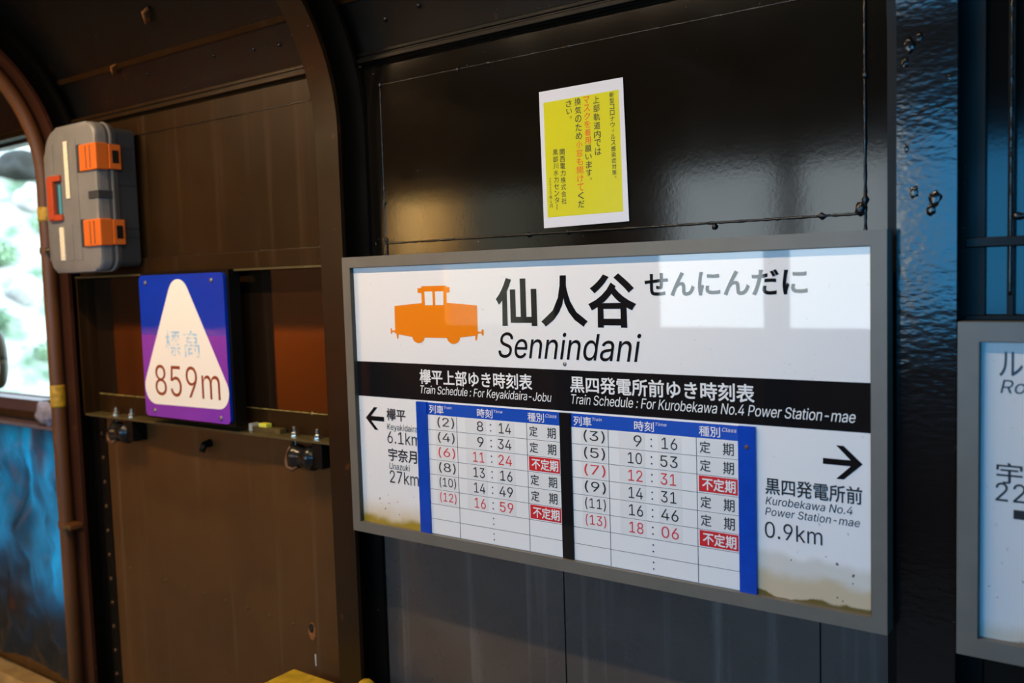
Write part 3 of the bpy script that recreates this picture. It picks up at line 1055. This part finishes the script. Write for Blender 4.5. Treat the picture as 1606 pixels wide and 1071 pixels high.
def vertical(text, x, z0, z1, wd, reds=(), dx=0.0):
    n = len(text)
    KB.line()
    KR.line()
    step = (z0 - z1) / n
    for i, ch in enumerate(text):
        zc = z0 - step * (i + 0.5)
        xx = x + dx * (i + 0.5) / n
        L = KR if i in reds else KB
        hh = step * 0.43
        ww = wd / 2
        if ch == 'ー':
            L.put('ー', xx - ww * 0.12, xx + ww * 0.12, zc - hh, zc + hh, True, 0.0012, rot=-math.pi / 2)
        elif ch in '。':
            L.put(ch, xx + ww * 0.15, xx + ww * 0.8, zc + hh * 0.2, zc + hh * 0.9, True, 0.001)
        elif ch in 'ィ':
            L.put(ch, xx - ww * 0.55, xx + ww * 0.6, zc - hh * 0.6, zc + hh * 0.6, True, 0.001)
        elif ch in '0123456789':
            L.put(ch, xx - ww * (0.5 if ch != '1' else 0.25), xx + ww * (0.5 if ch != '1' else 0.25), zc - hh * 0.9, zc + hh * 0.9)
        else:
            k = 0.8 if ch in 'いしり' else 1.0
            L.put(ch, xx - ww, xx + ww, zc - hh * k, zc + hh * k, True, 0.003)


vertical('新型コロナウィルス感染症対策。', 0.7465, 2.055, 1.860, 0.0115, dx=0.003)
vertical('上部軌道内では', 0.707, 2.053, 1.920, 0.0165, dx=0.002)
vertical('マスクを着用願います。', 0.682, 2.055, 1.858, 0.0165, reds=range(0, 6), dx=0.003)
vertical('換気のため小窓も開けてくだ', 0.659, 2.055, 1.807, 0.0165, reds=range(5, 11), dx=0.003)
vertical('さい。', 0.635, 2.053, 2.000, 0.0150, dx=0.002)
vertical('関西電力株式会社', 0.614, 1.946, 1.819, 0.0135, dx=0.002)
vertical('黒部川水力センター', 0.5955, 1.947, 1.807, 0.0135, dx=0.001)
vertical('2020年4月', 0.579, 1.883, 1.813, 0.0085, dx=0.001)
KB.build('black_lettering', M_ink, nt_)
KR.build('red_lettering', simple('orange_red_print', (0.68, 0.10, 0.01), 0.3), nt_)

# ------------------------------------------------------------------ altitude sign
al = thing('altitude_sign', 'blue and purple altitude sign with a cream triangle reading 859m', 'sign', (-0.745, 0.05, 1.236))
MB().prism_y(rrect(-0.975, -0.517, 1.232, 1.706, 0.004), 0.031, 0.0715).build('backing_box', M_dark, al)
pl = MB().prism_y(rrect(-0.971, -0.529, 1.2405, 1.6965, 0.016), 0.021, 0.0312).build('plate', simple('blue_enamel', (0.001, 0.035, 0.42), 0.05, var=0.08), al)
pu = [(x, z) for x, z in rrect(-0.971, -0.529, 1.2405, 1.6965, 0.016)]
pu = [(-0.9708, 1.506)] + [p for p in pu if p[1] < 1.4] + [(-0.5292, 1.506)]
MB().prism_y(pu, 0.0205, 0.0212).build('purple_field', simple('purple_enamel', (0.19, 0.035, 0.40), 0.14, var=0.08), al)


def roundpoly(pts, rads, n=8):
    out = []
    for i, p in enumerate(pts):
        p = Vector(p)
        a = Vector(pts[i - 1]) - p
        b = Vector(pts[(i + 1) % len(pts)]) - p
        a.normalize()
        b.normalize()
        ang = a.angle(b)
        d = rads[i] / math.tan(ang / 2)
        c = p + (a + b).normalized() * (rads[i] / math.sin(ang / 2))
        s, e = p + a * d - c, p + b * d - c
        a0, a1 = math.atan2(s.y, s.x), math.atan2(e.y, e.x)
        while a1 - a0 > math.pi:
            a1 -= 2 * math.pi
        while a1 - a0 < -math.pi:
            a1 += 2 * math.pi
        for k in range(n + 1):
            t = a0 + (a1 - a0) * k / n
            out.append((c.x + rads[i] * math.cos(t), c.y + rads[i] * math.sin(t)))
    return out


tri = roundpoly([(-1.004, 1.2805), (-0.489, 1.2845), (-0.760, 1.738)], [0.056, 0.052, 0.055])
MB().prism_y(tri, 0.0200, 0.0206).build('triangle', simple('cream_vinyl', (0.90, 0.86, 0.76), 0.3), al)
Letters(0.0197).put('859m', -0.908, -0.570, 1.311, 1.410, bold=-0.003).build('height_lettering', simple('brown_vinyl', (0.27, 0.045, 0.006), 0.35), al)
gm, gt, gb = new_mat('faded_blue_vinyl')
gb.inputs['Roughness'].default_value = 0.3
gn = gt.nodes.new('ShaderNodeTexNoise')
gn.inputs['Scale'].default_value = 34
gr = gt.nodes.new('ShaderNodeValToRGB')
gr.color_ramp.elements[0].position = 0.40
gr.color_ramp.elements[0].color = (0.90, 0.86, 0.76, 1)
gr.color_ramp.elements[1].position = 0.60
gr.color_ramp.elements[1].color = (0.30, 0.58, 0.80, 1)
gc = gt.nodes.new('ShaderNodeTexCoord')
gt.links.new(gc.outputs['Object'], gn.inputs['Vector'])
gt.links.new(gn.outputs['Fac'], gr.inputs['Fac'])
gt.links.new(gr.outputs[0], gb.inputs['Base Color'])
L = Letters(0.0197)
L.put('標', -0.842, -0.762, 1.440, 1.522, True, 0.001)
L.put('高', -0.742, -0.659, 1.438, 1.522, True, 0.001)
L.build('faded_lettering', gm, al)
for x, z in ((-0.932, 1.673), (-0.585, 1.674), (-0.918, 1.260), (-0.573, 1.257)):
    MB().lathe((x, 0.0206, z), (0, -1, 0), [(0.0075, 0), (0.0072, 0.002), (0.005, 0.0042), (0.002, 0.0045)], 14).build('screw', M_screw, al, smooth=True)

# ------------------------------------------------------------------ toolbox
tb = thing('toolbox', 'grey plastic toolbox with orange latches standing on end beside the window', 'toolbox', (-1.27, 0.07, 1.722))
M_lid = simple('silver_grey_plastic', (0.165, 0.165, 0.16), 0.42, var=0.1, vscale=12, bump=0.05)
M_rim = simple('mid_grey_plastic', (0.07, 0.07, 0.066), 0.4)
M_body = simple('charcoal_plastic', (0.032, 0.034, 0.037), 0.5, bump=0.1)
M_latch = simple('orange_plastic', (0.62, 0.13, 0.015), 0.4)
MB().prism_y(rrect(-1.438, -1.112, 1.722, 2.203, 0.05, 8, (0.045, 0.045, 0.05, 0.09)), -0.016, 0.018, 0.012).build('lid', M_lid, tb, smooth=True, angle=50)
MB().prism_y(rrect(-1.434, -1.108, 1.724, 2.201, 0.045, 8, (0.045, 0.045, 0.05, 0.085)), 0.018, 0.052).build('lid_rim', M_rim, tb, smooth=True, angle=50)
MB().prism_y(rrect(-1.437, -1.103, 1.720, 2.204, 0.05, 8, (0.045, 0.045, 0.05, 0.09)), 0.030, 0.036).build('lid_seam', M_lid, tb, smooth=True, angle=50)
bd = MB().prism_y(rrect(-1.430, -1.112, 1.735, 2.185, 0.02), 0.052, 0.120)
for z in (1.83, 1.86, 2.0, 2.12):
    bd.box(-1.1135, -1.1095, 0.055, 0.119, z, z + 0.004)
bd.build('body', M_body, tb)
gv = MB()
for x, z0, z1 in ((-1.395, 2.06, 2.15), (-1.25, 1.76, 2.16), (-1.30, 1.76, 1.88)):
    gv.box(x, x + 0.022, -0.0178, -0.0155, z0, z1, 0.0008)
gv.build('lid_rib', M_lid, tb)
for z0, z1 in ((2.045, 2.130), (1.803, 1.889)):
    lt = MB().box(-1.200, -1.098, -0.024, 0.020, z0, z1, 0.004).box(-1.112, -1.095, 0.020, 0.060, z0 + 0.003, z1 - 0.003, 0.002).build('latch', M_latch, tb)
    MB().box(-1.0965, -1.0935, 0.030, 0.052, z0 + 0.022, z1 - 0.022, 0.001).build('latch_slot', M_black, lt)
    MB().box(-1.160, -1.156, -0.0248, -0.0235, z0 + 0.006, z1 - 0.006).box(-1.135, -1.131, -0.0248, -0.0235, z0 + 0.006, z1 - 0.006).build('latch_groove', M_body, lt)
    MB().box(-1.238, -1.198, -0.0166, -0.012, z0 - 0.002, z1 + 0.004, 0.001).build('latch_pocket', M_body, tb)
    MB().box(-1.449, -1.434, -0.005, 0.03, z0 - 0.01, z1 - 0.01, 0.003).build('latch', M_latch, tb)
MB().box(-1.400, -1.335, -0.0168, -0.012, 1.900, 2.042, 0.001).build('handle_recess', M_body, tb)
hd = MB()
hd.box(-1.408, -1.330, -0.026, -0.015, 2.026, 2.046, 0.003).box(-1.408, -1.330, -0.026, -0.015, 1.896, 1.916, 0.003).box(-1.408, -1.372, -0.030, -0.015, 1.9, 2.04, 0.004)
hd.build('handle', simple('red_orange_plastic', (0.40, 0.055, 0.015), 0.42), tb)
MB().box(-1.352, -1.337, -0.0185, -0.0165, 1.918, 2.015).build('blue_tape', simple('teal_tape', (0.04, 0.28, 0.36), 0.5), tb)
lb = simple('cream_label', (0.72, 0.66, 0.50), 0.5, var=0.12, vscale=90)
MB().box(-1.303, -1.278, -0.0192, -0.0176, 1.965, 2.152, 0.0004).build('label_strip', lb, tb)
MB().box(-1.362, -1.335, -0.0186, -0.0158, 1.763, 1.874, 0.0004).build('label_strip', lb, tb)
MB().box(-1.165, -1.105, -0.0195, 0.040, 1.955, 1.980, 0.002).build('hasp', M_body, tb)
MB().box(-1.41, -1.13, 0.09, 0.1205, 1.757, 1.80).box(-1.36, -1.18, 0.119, 0.146, 1.78, 2.15).build('mounting_plate', M_dark, tb)
tb.location = (-1.195, 0.025, 1.716)          # hung so its back meets the upper plate

# ------------------------------------------------------------------ conduit along the post
PX = -1.528
pr = 0.0245
pp = [(PX, -0.5 + 0.545 - pr - 0.003, 0.0), (PX, 0.0175, 0.6), (PX, 0.0175, 1.3)]
for i in range(0, 19):
    a = math.radians(i * 5)
    R = 0.545 - pr - 0.003
    pp.append((PX, -0.5 + R * math.cos(a), SPR + R * math.sin(a)))
pp.append((PX, -1.6, SPR + 0.5175))
cn = thing('conduit_pipe', 'rusty brown conduit pipe clamped up the post beside the window', 'pipe', (PX, 0.0175, 0))
MB().tube(pp, pr, 16).build('pipe', M_pipe, cn, smooth=True)
for z0, z1 in ((1.235, 1.315), (1.905, 1.955)):
    rnd = random.Random(int(z0 * 100))
    n = 12
    MB().tube([(PX, 0.0175, z0 + (z1 - z0) * k / n) for k in range(n + 1)], pr, 16, [pr + 0.001 + 0.0022 * rnd.random() for k in range(n + 1)]).build('yellow_tape', M_yellow_tape, cn, smooth=True)
for z in (0.80, 1.80):
    c = MB().tube([(PX, 0.0175, z - 0.012), (PX, 0.0175, z + 0.012)], pr + 0.003, 16)
    c.box(PX + pr - 0.004, PX + pr + 0.045, -0.006, 0.044, z - 0.009, z + 0.009, 0.002)
    c.box(PX - pr - 0.022, PX - pr + 0.004, 0.008, 0.022, z - 0.009, z + 0.009, 0.002)
    cl = c.build('pipe_clamp', M_pipe, cn, smooth=True, angle=40)
    hexbolt(MB(), (PX + pr + 0.022, -0.006, z), (0, -1, 0), 0.008, 0.006, 0.004).build('clamp_bolt', M_ledge, cl)

# ------------------------------------------------------------------ cable clamps hung under the ledge


def cable_clamp(x, label):
    t = thing('cable_clamp', label, 'clamp', (x, 0.078, 1.21), 'black roller clamps bolted under the ledge')
    for dx in (-0.048, 0.05):
        b = hexbolt(MB(), (x + dx, 0.078, 1.2155), (0, 0, 1), 0.0115, 0.012, 0.014)
        b.lathe((x + dx, 0.078, 1.215), (0, 0, 1), [(0.016, 0), (0.016, 0.002)], 16)
        b.lathe((x + dx, 0.078, 1.208), (0, 0, -1), [(0.010, 0), (0.010, 0.008), (0.006, 0.009), (0.006, 0.02)], 6)
        b.build('bolt', M_steel, t)
    hk = [(x - 0.048, 0.076, 1.205), (x - 0.052, 0.058, 1.175), (x - 0.05, 0.044, 1.15), (x - 0.042, 0.040, 1.13), (x - 0.026, 0.044, 1.124), (x - 0.012, 0.052, 1.133)]
    MB().tube(hk, 0.006, 10).build('hook', M_pipe, t, smooth=True)
    MB().lathe((x - 0.035, 0.066, 1.160), (1, 0, 0), [(0.014, -0.005), (0.033, 0.0), (0.036, 0.006), (0.034, 0.02), (0.028, 0.03), (0.028, 0.055), (0.034, 0.065), (0.036, 0.08), (0.033, 0.086), (0.012, 0.09), (0.012, 0.125)], 24).build('roller', M_black, t, smooth=True)
    MB().box(x + 0.055, x + 0.095, 0.05, 0.105, 1.135, 1.208, 0.004).build('bracket', M_dark, t)
    return t


cable_clamp(-1.204, 'black roller clamp bolted under the ledge left of the 859m sign')
cable_clamp(-0.262, 'black roller clamp bolted under the ledge right of the 859m sign')

br = thing('metal_bar', 'short olive metal bar with a yellow tab lying on the ledge', 'bar', (-0.44, 0.085, 1.215))
MB().box(-0.500, -0.372, 0.076, 0.100, 1.215, 1.2295, 0.001).build('bar', M_ledge, br)
MB().box(-0.512, -0.499, 0.072, 0.102, 1.215, 1.238, 0.002).build('end_cap', simple('pale_cap', (0.5, 0.46, 0.36), 0.4), br)
MB().box(-0.472, -0.435, 0.077, 0.098, 1.2295, 1.241, 0.0015).build('tab', simple('yellow_green_tab', (0.62, 0.62, 0.06), 0.45), br)

# ------------------------------------------------------------------ backlit sheet imitating a panel's blue reflection, over the added gap
tm, tt_, tbs = new_mat('blue_reflection')
tbs.inputs['Base Color'].default_value = (0.010, 0.011, 0.013, 1)
tbs.inputs['Roughness'].default_value = 0.25
tbs.inputs['Specular IOR Level'].default_value = 0.2
tco = tt_.nodes.new('ShaderNodeTexCoord')
tmp = tt_.nodes.new('ShaderNodeMapping')
tmp.inputs['Scale'].default_value = (6.0, 6.0, 2.6)
tno = tt_.nodes.new('ShaderNodeTexNoise')
tno.inputs['Scale'].default_value = 1.0
tno.inputs['Detail'].default_value = 5
tno.inputs['Distortion'].default_value = 0.8
trm = tt_.nodes.new('ShaderNodeValToRGB')
trm.color_ramp.elements[0].position = 0.36
trm.color_ramp.elements[0].color = (0.002, 0.012, 0.022, 1)
trm.color_ramp.elements[1].position = 0.62
trm.color_ramp.elements[1].color = (0.001, 0.066, 0.122, 1)  # dark and blue patches imitate a broken-up reflection
ttl = tt_.nodes.new('ShaderNodeBsdfTranslucent')
tad = tt_.nodes.new('ShaderNodeAddShader')
tt_.links.new(tco.outputs['Object'], tmp.inputs['Vector'])
tt_.links.new(tmp.outputs[0], tno.inputs['Vector'])
tt_.links.new(tno.outputs['Fac'], trm.inputs['Fac'])
tt_.links.new(trm.outputs[0], ttl.inputs['Color'])
tt_.links.new(tbs.outputs[0], tad.inputs[0])
tt_.links.new(ttl.outputs[0], tad.inputs[1])
tt_.links.new(tad.outputs[0], tt_.nodes['Material Output'].inputs['Surface'])
tv = MB()
from mathutils import noise as NZ
nx, nz = 70, 60
grid = []
for j in range(nz + 1):
    row = []
    for i in range(nx + 1):
        x = -2.92 + (1.34) * i / nx
        bot = 0.10 + 0.012 * math.sin(x * 5)
        z = 1.118 - (1.118 - bot) * j / nz
        p = Vector((x * 5.2, 0, z * 3.6))
        d = 0.030 * NZ.noise(p) + 0.020 * NZ.noise(p * 2.3 + Vector((3, 1, 0))) - 0.016 * abs(NZ.noise(Vector((x * 9 + z * 5, 2, z * 9 - x * 3))))
        row.append(tv.bm.verts.new((x, 0.125 + d * min(1, j / 6 + 0.15), z)))
    grid.append(row)
for j in range(nz):
    for i in range(nx):
        tv.bm.faces.new([grid[j][i], grid[j][i + 1], grid[j + 1][i + 1], grid[j + 1][i]])
tp = tv.build('reflection_sheet', tm, None, smooth=True)
tag(tp, 'crumpled backlit sheet below the window, its blue imitating a reflection on a glossy panel', 'reflection_sheet')

rk = MB().blob((-1.775, 0.098, 1.182), 0.056, 3, 3, 0.35, (1.0, 0.55, 0.85)).build('stone', simple('grey_stone', (0.28, 0.26, 0.32), 0.7, var=0.35, vscale=30, bump=0.5), None, smooth=True)
tag(rk, 'small grey rounded stone on the ledge under the window', 'stone')

rg = thing('rubber_ring', 'dark rubber ring hanging in the window, half cut by the picture edge', 'ring', (-2.13, 0.09, 1.27))
MB().tube([(-2.13 + 0.048 * math.cos(a), 0.09, 1.385 + 0.105 * math.sin(a)) for a in [2 * math.pi * k / 32 for k in range(33)]], 0.016, 12).build('ring', simple('dark_rubber', (0.02, 0.022, 0.012), 0.5), rg, smooth=True)
MB().box(-2.142, -2.118, 0.087, 0.093, 1.49, 2.245).box(-2.142, -2.118, 0.09, 0.142, 2.238, 2.245).build('strap', M_dark, rg)

# ------------------------------------------------------------------ yellow box at the lower edge
M_yel = simple('worn_yellow_paint', (0.42, 0.27, 0.012), 0.5, var=0.3, vscale=26, bump=0.4, bscale=50)
yb = thing('yellow_box', 'worn yellow wooden box standing against the post below the station sign', 'box', (-0.02, -0.1, 0))
m = MB()
for k in range(3):
    m.box(-0.320, 0.30, -0.256 + k * 0.1, -0.158 + k * 0.1, 0.505, 0.53, 0.004)
m.build('top_board', M_yel, yb)
MB().box(-0.31, 0.29, -0.25, -0.232, 0.03, 0.505).box(-0.31, 0.29, 0.018, 0.036, 0.03, 0.505).build('side_board', M_yel, yb)
MB().box(-0.31, -0.292, -0.232, 0.018, 0.03, 0.505).box(0.272, 0.29, -0.232, 0.018, 0.03, 0.505).build('end_board', M_yel, yb)
MB().box(-0.31, -0.25, -0.25, 0.036, 0.0, 0.03).box(0.23, 0.29, -0.25, 0.036, 0.0, 0.03).build('foot', M_yel, yb)
MB().lathe((0.0, 0.02, 0.53), (0, 0, 1), [(0.012, 0), (0.012, 0.018), (0.022, 0.026), (0.024, 0.04), (0.014, 0.05)], 16).build('knob', M_yel, yb, smooth=True)

# ------------------------------------------------------------------ lamps under the ceiling


def tube_lamp(x0, x1, y, z, col, watts, label, glow=1.5, tilt=0.0):
    xm = (x0 + x1) / 2
    t = thing('ceiling_lamp', label, 'lamp', (xm, y, z), 'tube lamps under the ceiling')
    MB().sweep_x([(y - 0.05, z + 0.06), (y + 0.05, z + 0.06), (y + 0.03, z + 0.02), (y - 0.03, z + 0.02)], x0, x1).build('housing', simple('lamp_white', (0.6, 0.58, 0.55), 0.4), t)
    MB().box(xm - 0.3, xm - 0.28, y - 0.01, y + 0.01, z + 0.06, 2.71).box(xm + 0.28, xm + 0.3, y - 0.01, y + 0.01, z + 0.06, 2.71).build('bracket', M_dark, t)
    em, en, eb = new_mat('lit_tube')
    eb.inputs['Base Color'].default_value = (0.8, 0.8, 0.8, 1)
    eb.inputs['Emission Color'].default_value = (*col, 1)
    eb.inputs['Emission Strength'].default_value = glow
    MB().tube([(x0 + 0.02, y, z), (x1 - 0.02, y, z)], 0.014, 12).build('tube', em, t, smooth=True)
    l = bpy.data.lights.new('tube_light', 'AREA')
    l.shape = 'RECTANGLE'
    l.size, l.size_y = x1 - x0 - 0.1, 0.03
    l.energy = watts
    l.color = col
    lo_ = bpy.data.objects.new('tube_light', l)
    C.objects.link(lo_)
    lo_.location = (0, 0, -0.02)
    lo_.rotation_euler = (tilt, 0, 0)
    lo_.parent = t
    return t


tube_lamp(-1.55, -0.65, -0.78, 2.61, (1.0, 0.66, 0.36), 19, 'warm tube lamp under the ceiling in front of the 859m sign')
tube_lamp(-0.35, 1.4, -0.80, 2.61, (1.0, 0.76, 0.50), 17, 'unseen warm white tube lamp added under the ceiling to brighten the station sign')  # added fill lamp, out of view, brightens and warms the signs
tube_lamp(-5.4, -3.4, -1.7, 2.62, (1.0, 0.70, 0.38), 190, 'unseen warm tube lamp added under the ceiling to light the orange rail car', tilt=math.radians(-62))  # added out of view, so the car's orange mirrors brightly
bl = thing('bulkhead_lamp', 'warm round lamp on the plaster behind the small arched opening', 'lamp', (-2.98, FAR - 0.98, 2.55))
MB().lathe((-2.98, FAR - 1.0, 2.55), (0, 1, 0), [(0.12, 0), (0.12, 0.03), (0.10, 0.035)], 24).build('base', M_dark, bl)
gm_, gnt, gbs = new_mat('lit_globe')
gbs.inputs['Emission Color'].default_value = (1.0, 0.78, 0.42, 1)
gbs.inputs['Emission Strength'].default_value = 6.0
MB().lathe((-2.98, FAR - 0.965, 2.55), (0, 1, 0), [(0.095, 0), (0.085, 0.04), (0.05, 0.07), (0.01, 0.08)], 24).build('globe', gm_, bl, smooth=True)
pl_ = bpy.data.lights.new('globe_light', 'POINT')
pl_.energy = 420
pl_.color = (1.0, 0.78, 0.42)
pl_.shadow_soft_size = 0.08
po = bpy.data.objects.new('globe_light', pl_)
C.objects.link(po)
po.location = (0, 0.25, 0)
po.parent = bl

# ------------------------------------------------------------------ orange rail car standing across the hall
oc = thing('rail_car', 'low orange rail car standing across the hall, mirrored in the gloss paint', 'rail car', (-5.6, -2.75, 0))
M_car = simple('orange_car_paint', (0.75, 0.16, 0.01), 0.35)
MB().box(-7.4, -3.30, -3.34, -2.92, 0.42, 1.27, 0.03).build('body', M_car, oc)
MB().box(-7.3, -3.4, -3.30, -2.96, 0.30, 0.42).build('underframe', M_dark, oc)
for x in (-7.0, -6.2, -5.5):
    MB().box(x - 0.02, x + 0.02, -2.92, -2.90, 0.44, 1.25, 0.004).build('stanchion', M_dark, oc)
MB().box(-4.85, -4.44, -2.92, -2.905, 0.46, 1.22, 0.004).build('door', M_dark, oc)
for x in (-6.7, -3.95):
    for y in (-3.26, -2.98):
        MB().lathe((x, y, 0.19), (0, 1, 0), [(0.19, -0.03), (0.19, 0.0), (0.165, 0.005), (0.16, 0.05), (0.05, 0.055)], 24).build('wheel', M_dark, oc, smooth=True)

# ------------------------------------------------------------------ outdoors
hm, ht, hb = new_mat('stony_slope')
hb.inputs['Roughness'].default_value = 0.9
hn = ht.nodes.new('ShaderNodeTexNoise')
hn.inputs['Scale'].default_value = 3.2
hn.inputs['Detail'].default_value = 8
hr = ht.nodes.new('ShaderNodeValToRGB')
els = hr.color_ramp.elements
els[0].position, els[0].color = 0.36, (0.08, 0.13, 0.075, 1)
els[1].position, els[1].color = 0.62, (0.42, 0.42, 0.40, 1)
e = els.new(0.46)
e.color = (0.20, 0.26, 0.18, 1)
e = els.new(0.54)
e.color = (0.34, 0.37, 0.32, 1)
hc = ht.nodes.new('ShaderNodeTexCoord')
ht.links.new(hc.outputs['Object'], hn.inputs['Vector'])
ht.links.new(hn.outputs['Fac'], hr.inputs['Fac'])
ht.links.new(hr.outputs[0], hb.inputs['Base Color'])
sl = MB()
P0, PN, PT = Vector((-3.6, 0.7)), Vector((-0.905, 0.425)), Vector((0.425, 0.905))


def slope_pt(d, l):
    """point on the slope: d metres uphill from its foot, l metres along it"""
    x, y = P0 + PN * d + PT * l
    y = max(y, 0.32)          # the foot of the slope stops at the outside of the wall
    z = -0.6 + 0.75 * d + 0.10 * NZ.noise(Vector((x * 1.3, y * 1.3, 0))) + 0.05 * NZ.noise(Vector((x * 4, y * 4, 4)))
    return (x, y, z)


nx, ny = 60, 80
gv = []
for j in range(ny + 1):
    gv.append([sl.bm.verts.new(slope_pt(-0.6 + 9.6 * j / ny, -1.2 + 9.0 * i / nx)) for i in range(nx + 1)])
for j in range(ny):
    for i in range(nx):
        sl.bm.faces.new([gv[j][i], gv[j][i + 1], gv[j + 1][i + 1], gv[j + 1][i]])
so_ = sl.build('hillside', hm, None, smooth=True)
tag(so_, kind='structure')

M_leaf = simple('pale_leaves', (0.20, 0.32, 0.18), 0.6, var=0.4, vscale=6)
M_leaf2 = simple('deep_leaves', (0.10, 0.19, 0.10), 0.6, var=0.4, vscale=6)


def bush(c, r, seed, label, mat, group):
    rnd = random.Random(seed)
    t = thing('bush', label, 'bush', (c[0], c[1], c[2] - r), group)
    mb = MB()
    for k in range(420):
        d = Vector((rnd.gauss(0, 1), rnd.gauss(0, 1), rnd.gauss(0, 1))).normalized()
        p = Vector(c) + Vector((d.x, d.y, d.z * 0.8)) * r * (0.55 + 0.45 * rnd.random())
        a = Vector((rnd.gauss(0, 1), rnd.gauss(0, 1), rnd.gauss(0, 1))).normalized()
        b = a.cross(d).normalized() if a.cross(d).length > 1e-3 else Vector((1, 0, 0))
        q = r * (0.09 + 0.08 * rnd.random())
        mb.face([p - b * q * 0.5, p + a * q, p + b * q * 0.5, p - a * q])
    mb.build('foliage', mat, t)
    st_ = MB()
    for k in range(4):
        st_.tube([(c[0], c[1], c[2] - r * 1.1), (c[0] + rnd.uniform(-.4, .4) * r, c[1] + rnd.uniform(-.4, .4) * r, c[2])], 0.03 * r, 6)
    st_.build('stem', M_post, t)
    return t


for (d, l, r, sd, lab, mt) in (
        (3.68, 0.42, 0.13, 1, 'small green bush halfway up the slope beside the conduit', M_leaf),
        (3.30, 0.06, 0.17, 2, 'rounded pale green bush in the middle of the window view', M_leaf),
        (2.30, 0.36, 0.11, 3, 'small light bush low in the window above the sill', M_leaf),
        (2.60, 0.02, 0.12, 4, 'deep green bush low in the window beside the rubber ring', M_leaf2)):
    x, y, z = slope_pt(d, l)
    bush((x, y, z + r * 0.7), r, sd, lab, mt, 'bushes on the slope outside the window')
for (d, l, r, sd, lab, col) in (
        (4.50, 0.25, 0.19, 5, 'dark boulder high on the slope beyond the window', (0.014, 0.015, 0.012)),
        (4.05, 0.36, 0.16, 6, 'pale boulder just below the dark boulder on the slope', (0.36, 0.35, 0.34)),
        (2.95, 0.24, 0.15, 7, 'white boulder in the middle of the slope beyond the window', (0.34, 0.34, 0.33))):
    x, y, z = slope_pt(d, l)
    o = MB().blob((x, y, z + r * 0.3), r, sd, 3, 0.45, (1.2, 1, 0.85), 1.4).build('boulder', simple('boulder_rock', col, 0.9, var=0.3, vscale=9, bump=0.4, bscale=30), None, smooth=True)
    tag(o, lab, 'boulder', 'boulders on the slope outside the window')

# ground and greenery on the opposite side (mirrored in the sign)
og = MB().box(-14, 10, -14, FAR - 0.1, -0.4, -0.3).build('ground_outside', hm, None)
tag(og, kind='structure')
M_leaf_lit, lnt, lbs = new_mat('yellow_green_leaves')
lbs.inputs['Base Color'].default_value = (0.30, 0.36, 0.08, 1)
ltr = lnt.nodes.new('ShaderNodeBsdfTranslucent')
ltr.inputs['Color'].default_value = (0.46, 0.55, 0.10, 1)
lad = lnt.nodes.new('ShaderNodeAddShader')
lnt.links.new(lbs.outputs[0], lad.inputs[0])
lnt.links.new(ltr.outputs[0], lad.inputs[1])
lnt.links.new(lad.outputs[0], lnt.nodes['Material Output'].inputs['Surface'])
for i, (x, y, r, lab) in enumerate(((-3.1, -5.6, 0.95, 'yellow-green bush outside the opposite windows, farthest to the left'), (-0.9, -6.2, 1.0, 'green bush outside the opposite windows, middle one'),
                                    (0.9, -7.2, 0.9, 'green bush outside the opposite windows, farthest to the right'))):
    bush((x, y, 0.9 if i == 0 else 0.3), r, 20 + i, lab, M_leaf_lit if i == 0 else M_leaf, 'bushes outside the opposite windows')
